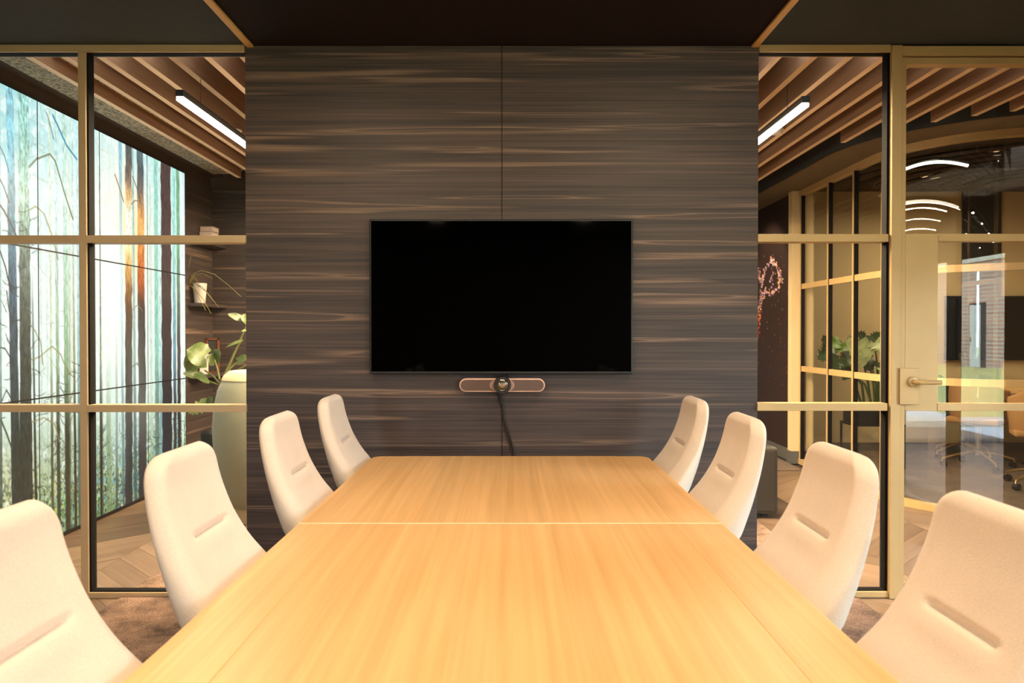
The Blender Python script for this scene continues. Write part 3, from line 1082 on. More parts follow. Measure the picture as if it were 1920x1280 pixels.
cp = tag(bx(-1.83, 1.63, -3.4, 5.6, -0.002, 0.008).build('carpet', M['carpet'], None, bevel=0.003),
         'mottled brown carpet under the table and chairs', 'carpet')
cp2 = tag(bx(1.70, 2.66, 6.75, 8.95, -0.002, 0.008).build('carpet', M['carpet2'], None, bevel=0.003),
          'brown carpet beyond the sofa in front of the dark mural', 'carpet')

# ------------------------------------------------------------------ splash mural wall at the right
YM0, YM1 = 7.22, 8.98
XM = 2.735
wm = struct('wall_east')
bx(XM + 0.01, XM + 0.16, YM0, YM1, 0, 2.60).build('backing', M['wall_dark'], wm)
bx(XM - 0.05, XM + 0.16, YM0 - 0.09, YM0, 0.12, 2.60).build('end_post', M['beige_wall'], wm)
bb = bx(XM - 0.012, XM + 0.01, YM0, YM1, 0, 0.115).build('baseboard_east', M['base_grey'])
bb['kind'] = 'structure'
bb = bx(XM - 0.062, XM + 0.16, YM0 - 0.10, YM0, 0, 0.118).build('baseboard_post', M['base_grey'])
bb['kind'] = 'structure'
hh, ww = 300, 250
ys = np.linspace(YM0, YM1, ww)
zs = np.linspace(0.12, 2.60, hh)
mpx = np.repeat((VPX + XM * FPX / ys)[None, :], hh, 0)
mpy = 625 - (zs[:, None] - CAMZ) * FPX / ys[None, :]
mc = np.ones((hh, ww, 3)) * np.array(lin((46, 30, 26)))
rs = np.random.RandomState(2)


def spot(x, y, r, c, a=1.0):
    d = np.sqrt((mpx - x) ** 2 + ((mpy - y) / 1.3) ** 2)
    al = sm(r + 0.5, r - 0.6, d) * a
    mc[:] = mc * (1 - al[..., None]) + np.array(lin(c)) * al[..., None]


palt = [(235, 214, 200), (214, 170, 190), (255, 190, 120), (200, 150, 170), (170, 130, 190), (255, 220, 190), (150, 110, 150), (236, 150, 110)]
def stroke(pts, wd, n, pal, rmin=0.5, rmax=1.3):
    L = len(pts) - 1
    for _ in range(n):
        t = rs.rand() * L
        i = min(int(t), L - 1)
        f = t - i
        x = pts[i][0] * (1 - f) + pts[i + 1][0] * f + rs.randn() * wd
        y = pts[i][1] * (1 - f) + pts[i + 1][1] * f + rs.randn() * wd * 1.3
        spot(x, y, rs.uniform(rmin, rmax), pal[rs.randint(len(pal))], 0.85)
stroke([(1418, 650), (1422, 610), (1425, 585)], 1.8, 60, [(230, 90, 50), (255, 130, 60), (220, 60, 70), (255, 160, 90)])
stroke([(1423, 590), (1428, 560), (1436, 545), (1446, 552), (1458, 540)], 2.2, 110, palt)
stroke([(1426, 560), (1430, 525), (1437, 500), (1448, 486)], 1.8, 80, palt)
stroke([(1448, 486), (1456, 500), (1463, 520), (1460, 540)], 2.0, 80, palt)
stroke([(1452, 495), (1450, 525), (1444, 550)], 3.2, 26, palt)
stroke([(1422, 505), (1424, 530)], 1.6, 26, palt)
for _ in range(70):
    spot(rs.uniform(1420, 1496), rs.uniform(440, 720), rs.uniform(0.2, 0.8), palt[rs.randint(len(palt))], rs.uniform(0.4, 0.9))
P = np.zeros((hh, ww, 3))
P[..., 0] = XM
P[..., 1] = ys[None, :]
P[..., 2] = zs[:, None]
mo = colour_grid('splash_mural', P, mc, M['mural'])
sd = mo.modifiers.new('thickness', 'SOLIDIFY')
sd.thickness = 0.008
sd.offset = 0
tag(mo, 'dark wall mural with a bursting coloured splash behind the right glass', 'mural')
l = bpy.data.lights.new('mural_spot', 'SPOT')
l.energy = 60
l.color = WARM
l.spot_size = math.radians(75)
l.spot_blend = 0.6
l.shadow_soft_size = 0.04
o = bpy.data.objects.new('mural_spot', l)
o.location = (1.95, 7.75, 2.52)
o.rotation_euler = (Vector((XM, 7.85, 1.75)) - Vector(o.location)).to_track_quat('-Z', 'Y').to_euler()
COL.objects.link(o)

# ------------------------------------------------------------------ round meeting room behind curved glass
RX, RY, RR = 3.60, 5.75, 0.83


def curve_pts(R, y_end=7.13, x_end=5.8, n=14):
    """plan line of the curved front at radius R: from the far end, round the corner, to the right"""
    pts = [(RX - R, y_end), (RX - R, RY + 0.7), (RX - R, RY + 0.001)]
    pts += [(RX - R * math.cos(t), RY - R * math.sin(t)) for t in np.linspace(0, PI / 2, n)]
    pts += [(RX + 0.6, RY - R), (x_end, RY - R)]
    return pts


def sweep(R0, R1, z0, z1, y_end=7.13, x_end=5.8, i0=0, i1=None):
    a, b = curve_pts(R0, y_end, x_end)[i0:i1], curve_pts(R1, y_end, x_end)[i0:i1]
    mb = MB()
    n = len(a)
    vs = []
    for p, q in zip(a, b):
        vs += [(p[0], p[1], z0), (q[0], q[1], z0), (q[0], q[1], z1), (p[0], p[1], z1)]
    fs = []
    for i in range(n - 1):
        for k_ in range(4):
            u, v_ = i * 4 + k_, i * 4 + (k_ + 1) % 4
            fs.append((u, u + 4, v_ + 4, v_))
    fs += [(0, 1, 2, 3), ((n - 1) * 4 + 3, (n - 1) * 4 + 2, (n - 1) * 4 + 1, (n - 1) * 4)]
    return mb.add(vs, fs)


CG = struct('wall_curved_glass')
sweep(RR + 0.02, RR - 0.04, 2.55, 2.60).build('top_rail', M['gold2'], CG)
sweep(RR + 0.02, RR - 0.04, 0.0, 0.05).build('bottom_track', M['gold2'], CG)
sweep(RR - 0.004, RR - 0.014, 0.05, 2.56).build('glass_pane', M['glass_curved'], CG, True, angle=30)
sweep(RR + 0.008, RR - 0.018, 1.665, 1.715, i1=4).build('rail', M['gold2'], CG)
sweep(RR + 0.008, RR - 0.018, 0.885, 0.935, i1=4).build('rail', M['gold2'], CG)
sweep(RR + 0.008, RR - 0.018, 1.665, 1.715, i0=3).build('rail', M['gold2'], CG)
sweep(RR + 0.008, RR - 0.018, 0.885, 0.935, i0=3).build('rail', M['gold2'], CG)
for y in (7.11, 6.50, 6.02, 5.585):
    x = RX - RR if y > RY else RX - math.sqrt(RR ** 2 - (RY - y) ** 2)
    m_ = bx(x - 0.014, x + 0.018, y - 0.012, y + 0.012, 0.05, 2.56).build('mullion', M['gold2'], CG)
    bx(x - 0.010, x + 0.024, y - 0.021, y - 0.012, 0.05, 2.56).build('gasket', M['gasket'], m_)
t_ = PI / 4 * 1.9
# soffit ring over the corridor side and the slate fascia behind the slat ends
SO = struct('ceiling_bulkhead')
sweep(1.19, RR - 0.06, 2.60, 2.66, 8.95).build('soffit', M['soffit'], SO)
sweep(1.20, 1.18, 2.60, 2.79, 8.95).build('fascia', M['fascia'], SO)

YRB = 7.92
wb2 = struct('wall_meeting')
zc2 = 2.745
bx(2.75, 4.78, YRB, YRB + 0.1, 0, zc2).build('beige_section', M['beige_wall'], wb2)
bx(4.78, 5.19, YRB - 0.02, YRB + 0.1, 0, zc2).build('dark_column', M['wall_dark'], wb2)
bx(5.19, 5.9, YRB, YRB + 0.1, 0, zc2).build('beige_section', M['beige_wall'], wb2)
bx(5.8, 5.9, 4.9, YRB, 0, zc2).build('side_section', M['beige_wall'], wb2)
bb = bx(2.9, 5.8, YRB - 0.035, YRB - 0.02, 0, 0.09).build('baseboard_north', M['base_grey'])
bb['kind'] = 'structure'
rc_ = struct('ceiling_meeting')
bx(2.75, 5.9, 4.9, YRB + 0.1, zc2, zc2 + 0.05).build('board', M['round_ceiling'], rc_)
for i in range(9):
    R = 0.55 + 0.17 * i
    pts = [(5.35 + R * 1.25 * math.cos(t), 7.3 + R * math.sin(t)) for t in np.linspace(PI * 0.98, PI * 1.5, 18)]
    pts = [p for p in pts if p[1] > 5.15 and p[0] > 3.0]
    if len(pts) > 2:
        mb = MB()
        mb.tube([(p[0], p[1], zc2 - 0.05) for p in pts], 0.022, 4)
        mb.build('curved_slat', M['round_ceiling'], rc_)
area('meeting_light', (4.0, 6.5, 2.55), 1.0, 34, WARM, size_y=1.2)
for x, y in ((3.93, 6.05), (3.92, 6.98)):
    t = thing('downlight', 'round recessed downlight in the dark ceiling, ' + ('nearer' if y < 6.5 else 'farther') + ' one of two', 'lamp', (x, y, 2.70), 'round room downlights')
    MB().lathe([(0.082, 0.0), (0.088, 0.004), (0.088, 0.045)], (x, y, 2.70), 28).build('ring', M['brass_leg'], t, True)
    MB().lathe([(0.074, -0.003), (0.074, 0.001)], (x, y, 2.70), 28).build('lens', M['lamp_soft'], t)
t = thing('arc_lamp', 'thin curved strip lamp glowing under the dark meeting room ceiling', 'lamp', (3.4, 6.0, 2.61))
arc = []
for i in range(17):
    px = 1699 + (1814 - 1699) * i / 16
    u = (px - 1762) / 60
    py = 303.5 + 11.5 * u * u if u < 0 else 303.5 + 9 * u * u
    Y = 5.80 + 0.25 * (1 - abs(u))
    arc.append(at(px, py, Y))
MB().tube(arc, 0.012, 8).build('diffuser', M['lamp_arc'], t, True)
MB().tube([p + Vector((0, 0, 0.022)) for p in arc], 0.013, 8).build('profile', M['black_metal'], t, True)
for p in (arc[3], arc[13]):
    MB().tube([p + Vector((0, 0, 0.02)), (p.x, p.y, zc2)], 0.0015, 6).build('wire', M['black_metal'], t)

# floor of the round room
poly = [(p[0], p[1]) for p in curve_pts(RR - 0.05, YRB - 0.04)][::1] + [(5.75, YRB - 0.04)]
pc = MB().prism(poly, -0.002, 0.006).build('carpet', M['carpet2'])
tag(pc, 'brown carpet on the floor of the curved glass meeting room', 'carpet')

# wall mounted dark screen in the round room
t = thing('wall_screen', 'wide dark wall screen on the beige wall of the meeting room', 'screen', (4.6, YRB, 1.3))
bx(4.60, 5.75, YRB - 0.07, YRB - 0.03, 0.97, 1.63).build('panel', M['tv_black'], t, bevel=0.003)
bx(4.59, 5.76, YRB - 0.06, YRB - 0.02, 0.96, 1.64).build('casing', M['tv_frame'], t, bevel=0.003)


# ------------------------------------------------------------------ plants
def leaf_mesh(base, tip, width, up, cut=0.0, fold=0.12, droop=0.15, n=10, heart=0.18, thick=0.0015):
    """broad leaf from stalk point to tip; cut > 0 makes deep side slits"""
    base, tip, up = Vector(base), Vector(tip), Vector(up).normalized()
    d = tip - base
    L = d.length
    d.normalize()
    side = d.cross(up).normalized()
    nrm = side.cross(d).normalized()
    mb = MB()
    rows = []
    prof = []
    for i in range(n + 1):
        s = i / n
        wv = math.sin(PI * min(1, s * 0.86 + 0.14) ** 0.85) ** 0.75 if s < 1 else 0.0
        prof.append((s, max(wv, 0.0)))
    vs, fs = [], []
    cols = [-1, -0.55, 0, 0.55, 1]
    for i, (s, wv) in enumerate(prof):
        for cidx, u in enumerate(cols):
            ww_ = wv
            if cut and abs(u) == 1 and i % 2 == 1 and 0.12 < s < 0.95:
                ww_ *= (1 - cut)
            back = -heart * abs(u) * max(0, 1 - s * 2.2)
            p = base + d * (L * (s + back)) + side * (u * ww_ * width / 2) + nrm * (abs(u) * fold * width * 0.5 - droop * L * s * s * 0.5 - 0.06 * width * u * u * math.sin(s * 9))
            vs.append(p)
    nc = len(cols)
    m_ = len(vs)
    vs = vs + [p - nrm * thick for p in vs]
    for i in range(n):
        for c in range(nc - 1):
            a = i * nc + c
            fs.append((a, a + 1, a + 1 + nc, a + nc))
            fs.append((m_ + a, m_ + a + nc, m_ + a + 1 + nc, m_ + a + 1))
    for i in range(n):
        for a, b in ((i * nc, (i + 1) * nc), ((i + 1) * nc + nc - 1, i * nc + nc - 1)):
            fs.append((a, b, m_ + b, m_ + a))
    return mb.add(vs, fs)


def curve3(a, b, sag, n=7):
    a, b = Vector(a), Vector(b)
    return [a.lerp(b, i / n) + Vector((0, 0, sag * math.sin(PI * i / n))) for i in range(n + 1)]


# philodendron behind the left pane
YPH = 5.95
cr = at(415, 722, YPH)
ph = thing('potted_philodendron', 'broad-leaved green plant with long stalks beside the tall sage armchair', 'plant', (cr.x, YPH, 0.0))
MB().lathe([(0.11, 0.008), (0.125, 0.02), (0.155, 0.42), (0.155, 0.46), (0.14, 0.46), (0.135, 0.43)], (cr.x, YPH, 0.0), 28).build('pot', M['pot_black'], ph, True)
MB().lathe([(0.134, 0.42), (0.134, 0.425)], (cr.x, YPH, 0), 20).build('soil', M['stem_brown'], ph)
MB().tube([(cr.x, YPH, 0.42), (cr.x + 0.012, YPH, 0.62), (cr.x - 0.01, YPH, 0.78), at(420, 712, YPH), at(424, 698, YPH)], [0.03, 0.03, 0.034, 0.026, 0.006], 9).build('crown', M['stem_brown'], ph, True)
for (bx0, by0, tx0, ty0, wpx, dz_, cut_) in (
        (384, 668, 350, 655, 46, 0.0, 0), (372, 690, 352, 660, 40, 0.05, 0), (403, 672, 410, 656, 26, -0.05, 0), (402, 676, 388, 668, 24, -0.05, 0),
        (372, 703, 343, 699, 16, 0.02, 0), (370, 700, 392, 718, 14, -0.02, 0), (446, 676, 466, 668, 18, 0.0, 0),
        (386, 757, 352, 775, 30, -0.1, 0.4), (388, 756, 398, 748, 20, -0.1, 0.3), (424, 716, 428, 734, 18, -0.03, 0), (452, 597, 427, 588, 14, 0.0, 0),
        (464, 619, 453, 620, 5, 0.0, 0), (452, 638, 423, 650, 6, 0.0, 0), (465, 600, 452, 593, 20, 0.0, 0)):
    b_, t2_ = at(bx0, by0, YPH + dz_), at(tx0, ty0, YPH + dz_ - 0.05)
    leaf_mesh(b_, t2_, wpx * YPH / FPX, (0.1, -1, 0.45), cut_, 0.1, 0.12).build('leaf', M['leaf'], ph, True, angle=60)
for pts in ([(412, 718), (400, 705), (384, 694)], [(413, 722), (395, 716), (372, 704)], [(412, 712), (408, 692), (402, 674)], [(420, 705), (432, 690), (446, 678)],
            [(420, 712), (438, 698), (462, 684)], [(414, 730), (402, 744), (386, 757)], [(421, 705), (445, 650), (466, 600)], [(418, 728), (423, 724), (426, 718)],
            [(420, 705), (440, 660), (452, 638)]):
    MB().tube([at(p[0], p[1], YPH + 0.02 * i) for i, p in enumerate(pts)], [0.009, 0.008, 0.006], 7).build('stalk', M['stem'], ph, True)

# tall barrel armchair of sage felt
BX, BY, BR = -1.64, 5.02, 0.345
ba = thing('barrel_armchair', 'tall rounded sage felt armchair with pale opening beside the dark wall edge', 'armchair', (BX, BY, 0))
prof = [(0.17, 0.10), (0.235, 0.105), (0.275, 0.18), (0.315, 0.32), (0.338, 0.48), (0.345, 0.62), (0.335, 0.76), (0.31, 0.87), (0.28, 0.94), (0.25, 0.975), (0.225, 0.985)]
MB().lathe(prof + [(0.21, 0.975), (0.19, 0.90)], (BX, BY, 0), 40).build('shell', M['sage'], ba, True, angle=60)
MB().lathe([(0.262, 0.945), (0.285, 0.932), (0.27, 0.962), (0.235, 0.99), (0.20, 0.975), (0.15, 0.90), (0.05, 0.86)], (BX, BY, 0.006), 40).build('lining', M['sand'], ba, True, angle=60)
MB().lathe([(0.2, 0.0085), (0.22, 0.012), (0.22, 0.10), (0.2, 0.105)], (BX, BY, 0), 32).build('plinth', M['sand'], ba, True)

# shelf items on the dark wall
for i, (z, lab) in enumerate(((1.475, 'upper dark shelf on the side wall holding the white pot'), (0.86, 'lower dark shelf on the side wall holding the leaning frame'), (2.02, 'high dark shelf on the side wall holding stacked books'))):
    o = tag(bx(FX, FX + 0.13, 6.34, Y_BL, z, z + 0.028).build('wall_shelf', M['wood_far_y'], None, bevel=0.002), lab, 'shelf', 'shelves on the dark side wall')
gpx = FX + 0.075
gpt = thing('potted_grass_plant', 'white pot with long arching grass blades on the upper dark shelf', 'plant', (gpx, 6.42, 1.503))
MB().lathe([(0.040, 1.503), (0.044, 1.506), (0.058, 1.66), (0.058, 1.675), (0.05, 1.675), (0.048, 1.65)], (gpx, 6.42, 0), 24).build('pot', M['pot_white'], gpt, True)
for pts in ([(356, 530), (364, 512), (378, 507), (402, 514), (428, 534), (452, 556)], [(356, 530), (366, 515), (380, 512), (398, 522)], [(355, 532), (364, 530), (380, 538), (397, 560), (410, 576)],
            [(354, 532), (368, 532), (388, 548), (404, 568)], [(354, 532), (366, 542), (380, 560), (396, 588)], [(354, 531), (360, 516), (366, 522), (373, 532)], [(355, 532), (362, 540), (372, 556), (386, 582)],
            [(356, 530), (352, 505), (358, 480)]):
    Y = 6.40
    pl = [at(p[0], p[1], Y - 0.03 * i) for i, p in enumerate(pts)]
    # smooth
    sm_ = []
    for i in range(len(pl) - 1):
        sm_ += [pl[i], pl[i].lerp(pl[i + 1], 0.5)]
    sm_.append(pl[-1])
    n_ = len(sm_)
    MB().tube(sm_, [0.0045 * (1 - 0.7 * i / n_) for i in range(n_)], 5).build('blade', M['grass_blade'], gpt, True)
zb_ = 2.049
for i, (hgt, mt, dx) in enumerate(((0.05, 'book_a', 0.0), (0.045, 'book_c', -0.02), (0.045, 'book_c', -0.008))):
    tb = thing('book', 'pale book in the small stack on the high dark shelf, ' + ('bottom', 'middle', 'top')[i] + ' one', 'book', (FX + 0.06, 6.6, zb_), 'books on the high shelf')
    bx(FX + 0.008, FX + 0.118, 6.60 + dx, 6.74 + dx, zb_ + 0.004, zb_ + hgt - 0.006).build('pages', M['book_a'], tb)
    bx(FX + 0.006, FX + 0.121, 6.597 + dx, 6.743 + dx, zb_, zb_ + 0.004).build('cover', M[mt], tb)
    bx(FX + 0.006, FX + 0.121, 6.597 + dx, 6.743 + dx, zb_ + hgt - 0.006, zb_ + hgt - 0.001).build('cover', M[mt], tb)
    zb_ += hgt
pf = thing('picture_frame', 'reddish wooden frame leaning on the lower dark shelf behind the leaves', 'picture', (FX + 0.07, 6.7, 0.888))
x0, x1, z0, z1 = FX + 0.01, FX + 0.125, 0.889, 1.20
for a in ((x0, x1, z0, z0 + 0.014), (x0, x1, z1 - 0.014, z1), (x0, x0 + 0.014, z0, z1), (x1 - 0.014, x1, z0, z1)):
    bx(a[0], a[1], 6.70, 6.72, a[2], a[3]).build('frame_side', M['frame_red'], pf)
bx(x0 + 0.012, x1 - 0.012, 6.708, 6.718, z0 + 0.012, z1 - 0.012).build('print', M['wall_dark'], pf)
tb = thing('book', 'white book standing in front of the reddish frame on the lower dark shelf', 'book', (FX + 0.05, 6.55, 0.888))
bx(FX + 0.02, FX + 0.085, 6.55, 6.57, 0.889, 1.15).build('pages', M['book_a'], tb)
bx(FX + 0.018, FX + 0.087, 6.546, 6.55, 0.889, 1.153).build('cover', M['white_plastic'], tb)

# dark sofa behind the timber wall's right edge
so = thing('sofa', 'dark olive upholstered sofa half hidden behind the timber wall', 'sofa', (1.35, 5.4, 0.0))
bx(0.55, 1.80, 5.0, 5.14, 0.03, 0.48).build('back', M['sofa'], so, bevel=0.025, seg=3)
bx(0.55, 1.58, 5.14, 5.85, 0.05, 0.30).build('seat_base', M['sofa'], so, bevel=0.02, seg=3)
bx(0.57, 1.58, 5.16, 5.85, 0.30, 0.43).build('seat_cushion', M['sofa'], so, bevel=0.04, seg=3)
bx(1.59, 1.80, 5.14, 5.85, 0.03, 0.48).build('arm', M['sofa'], so, bevel=0.025, seg=3)
bx(0.65, 1.735, 5.03, 5.22, 0.482, 0.60).build('back_cushion', M['sofa'], so, bevel=0.04, seg=3)
for x in (0.62, 1.72):
    for y in (5.06, 5.78):
        bx(x - 0.02, x + 0.02, y - 0.02, y + 0.02, 0.0085, 0.05).build('foot', M['black_metal'], so)

# monstera on a black stand
YMO = 6.95
ms = thing('monstera_plant', 'dark green split-leaf plant in a black planter seen through curved glass', 'plant', (3.4, YMO, 0.55))
pz0, pz1 = 0.415, 0.55
bx(3.16, 3.58, YMO - 0.14, YMO + 0.14, pz0 + 0.003, pz1).build('planter', M['pot_black'], ms, bevel=0.004)
MB().box(3.17, 3.57, YMO - 0.13, YMO + 0.13, pz1 - 0.02, pz1 + 0.004).build('soil', M['stem_brown'], ms)
st = thing('plant_stand', 'thin black metal stand carrying the split-leaf plant box', 'stand', (3.37, YMO, 0.0))
bx(3.14, 3.60, YMO - 0.16, YMO + 0.16, pz0 - 0.018, pz0).build('shelf', M['black_metal'], st)
for x in (3.15, 3.59):
    for y in (YMO - 0.15, YMO + 0.15):
        bx(x - 0.008, x + 0.008, y - 0.008, y + 0.008, 0.0065, pz0 - 0.016).build('leg', M['black_metal'], st)
mon = [  # base px, tip px, width px, depth offset, material, cut
    (1556, 662, 1545, 628, 40, 0.05, 'leaf_dark', 0.55), (1560, 660, 1534, 672, 42, 0.0, 'leaf_dark', 0.55), (1558, 650, 1578, 640, 34, -0.03, 'leaf_dark', 0.3),
    (1574, 640, 1558, 648, 26, -0.10, 'leaf_fresh', 0.0), (1598, 646, 1566, 656, 20, -0.10, 'leaf_fresh', 0.3), (1572, 672, 1560, 690, 38, -0.05, 'leaf_dark', 0.4),
    (1596, 666, 1578, 684, 40, -0.02, 'leaf_dark', 0.3), (1592, 640, 1600, 634, 20, 0.0, 'leaf_dark', 0.3), (1608, 640, 1616, 690, 52, -0.16, 'leaf_pale', 0.15),
    (1640, 642, 1660, 664, 44, -0.14, 'leaf_pale', 0.5), (1626, 640, 1606, 622, 30, 0.02, 'leaf_dark', 0.55), (1636, 640, 1658, 624, 30, 0.02, 'leaf_dark', 0.3),
    (1622, 668, 1634, 696, 40, 0.04, 'leaf_dark', 0.4), (1600, 690, 1580, 712, 20, 0.0, 'leaf_dark', 0.2), (1648, 680, 1664, 706, 30, 0.0, 'leaf_dark', 0.4),
    (1650, 690, 1662, 700, 14, -0.1, 'leaf_fresh', 0.0), (1584, 682, 1560, 702, 24, 0.04, 'leaf_dark', 0.4), (1610, 650, 1640, 650, 40, 0.1, 'leaf_dark', 0.3)]
for (a, b, c, d, wpx, dy, mt, ct) in mon:
    leaf_mesh(at(a, b, YMO + dy), at(c, d, YMO + dy - 0.06), wpx * YMO / FPX, (0.15, -1, 0.5), ct, 0.12, 0.15, 12).build('leaf', M[mt], ms, True, angle=60)
for bx0, tx0, ty0 in ((3.28, 1562, 662), (3.30, 1600, 690), (3.36, 1612, 660), (3.40, 1626, 668), (3.44, 1640, 650), (3.46, 1650, 690), (3.48, 1664, 660), (3.38, 1574, 680), (3.42, 1636, 690)):
    e = at(tx0, ty0, YMO)
    MB().tube([(bx0, YMO, pz1), (bx0 * 0.75 + e.x * 0.25, YMO, pz1 + 0.22), (bx0 * 0.35 + e.x * 0.65, YMO, e.z - 0.1), e], [0.013, 0.011, 0.009, 0.006], 7).build('stalk', M['leaf_dark'], ms, True)

# round oak table and swivel chairs in the meeting room
TX, TY = 5.12, 7.05
rt = thing('oak_meeting_table', 'round oak table inside the curved glass meeting room', 'table', (TX, TY, 0.0))
MB().lathe([(0.68, 0.705), (0.70, 0.708), (0.70, 0.738), (0.69, 0.742)], (TX, TY, 0), 48).build('top', M['oak_round'], rt, True)
MB().lathe([(0.26, 0.0065), (0.26, 0.02), (0.06, 0.035), (0.045, 0.06), (0.045, 0.69), (0.2, 0.705)], (TX, TY, 0), 28).build('pedestal', M['black_metal'], rt, True)


def swivel(loc, rz, label, shell):
    t = local_thing('swivel_chair', label, 'chair', loc, 'meeting room swivel chairs', rz)
    # shell open to local +y
    mb = MB()
    n, rows = 15, []
    for k_, (z, r) in enumerate(((0.40, 0.13), (0.42, 0.20), (0.47, 0.235), (0.60, 0.25), (0.72, 0.252), (0.81, 0.25), (0.83, 0.245))):
        for i in range(n):
            th = PI + (i / (n - 1)) * PI if k_ > 2 else PI * 0.98 + (i / (n - 1)) * PI * 1.04
            mb.v.append((r * math.cos(th) * 1.0, r * 0.95 * math.sin(th) + 0.02, z - (0.10 * abs(math.cos(th)) ** 2 if k_ > 3 else 0)))
    for k_ in range(6):
        for i in range(n - 1):
            a = k_ * n + i
            mb.f.append((a, a + 1, a + 1 + n, a + n))
    b = mb.build('backrest', shell, t, True, angle=60)
    s_ = b.modifiers.new('thickness', 'SOLIDIFY')
    s_.thickness = 0.022
    MB().prism([(-0.22, -0.18), (0.22, -0.18), (0.23, 0.05), (0.20, 0.24), (-0.20, 0.24), (-0.23, 0.05)], 0.42, 0.475).build('seat', shell, t, bevel=0.02, seg=3)
    MB().tube([(0, 0, 0.13), (0, 0, 0.41)], 0.024, 12).build('column', M['chair_metal'], t, True)
    MB().lathe([(0.04, 0.12), (0.04, 0.17), (0.03, 0.18)], (0, 0, 0), 16).build('hub', M['chair_metal'], t, True)
    for k_ in range(4):
        a = PI / 4 + k_ * PI / 2
        ca, sa = math.cos(a), math.sin(a)
        lg = MB().tube([(0.03 * ca, 0.03 * sa, 0.155), (0.18 * ca, 0.18 * sa, 0.125), (0.31 * ca, 0.31 * sa, 0.085), (0.315 * ca, 0.315 * sa, 0.06)], [0.012, 0.011, 0.009, 0.008], 8).build('leg', M['brass_leg'], t, True)
        MB().tube([(0.300 * ca + 0.02 * sa, 0.300 * sa - 0.02 * ca, 0.034), (0.300 * ca - 0.02 * sa, 0.300 * sa + 0.02 * ca, 0.034)], 0.0272, 14).build('caster', M['black_metal'], lg, True)
    return t


swivel((4.33, 6.90, 0), -0.9, 'tan swivel chair with caster legs left of the round oak table', M['tan_shell'])
swivel((4.28, 5.98, 0), -0.45, 'tan swivel chair on casters, nearest the curved glass at the photo edge', M['tan_shell'])
swivel((4.50, 7.42, 0), 4.2, 'dark swivel chair behind the round oak table near the wall screen', M['dark_shell'])

# ------------------------------------------------------------------ outdoors (mirrored in the door glass)
g = bx(-40, 60, -60, -3.84, -0.3, -0.06).build('ground', M['grass'])
g['kind'] = 'structure'
g = bx(3.02, 60, -3.84, 3.4, -0.3, -0.06).build('ground', M['grass'])
g['kind'] = 'structure'
dk_ = struct('terrace')
for i in range(26):
    x = 3.06 + i * 0.148
    bx(x, x + 0.142, -5.5, 3.38, -0.058, -0.03).build('deck_board', M['deck'], dk_)
bl = thing('brick_building', 'red brick building with white doors mirrored in the door glass', 'building', (18.0, -24, -0.06))
bx(18.0, 24.0, -44.0, -12.0, -0.06, 4.0).build('wall', M['brick'], bl)
bx(17.9, 24.1, -44.1, -11.9, 4.0, 4.22).build('roof_edge', M['bench'], bl)
for y in (-22.1, -19.6):
    bx(17.96, 18.05, y - 0.08, y + 0.88, -0.06, 2.42).build('door_frame', M['wall_dark'], bl)
    d_ = bx(17.92, 18.0, y, y + 0.62, -0.05, 2.34).build('door', M['door_white'], bl)
    bx(17.88, 17.92, y + 0.08, y + 0.10, 0.9, 1.1).build('handle', M['black_metal'], d_)
be = thing('garden_bench', 'pale low bench on the terrace mirrored in the door glass', 'bench', (5.2, -1.5, -0.03))
bx(4.2, 6.4, -1.75, -1.35, 0.19, 0.26).build('seat', M['bench'], be)
for x in (4.3, 6.2):
    bx(x, x + 0.1, -1.73, -1.37, -0.03, 0.19).build('leg', M['bench'], be)
hd = bx(15.5, 17.0, -14.0, -6.0, -0.06, 2.4).build('hedge', M['hedge'])
tag(hd, 'green hedge beside the brick building mirrored in the door glass', 'hedge')

# ------------------------------------------------------------------ meeting room furniture
ZT = 0.74
HW = 0.5645


def rounded(x0, x1, y0, y1, r, corners):
    """counter-clockwise polygon; corners: which of (SW, SE, NE, NW) are rounded"""
    out = []
    for (cx, cy, a0), on in zip(((x0, y0, PI), (x1, y0, 1.5 * PI), (x1, y1, 0), (x0, y1, 0.5 * PI)), corners):
        if not on:
            out.append((cx, cy))
            continue
        ox = cx + r if cx == x0 else cx - r
        oy = cy + r if cy == y0 else cy - r
        for i in range(7):
            a = a0 + (PI / 2) * i / 6
            out.append((ox + r * math.cos(a), oy + r * math.sin(a)))
    return out


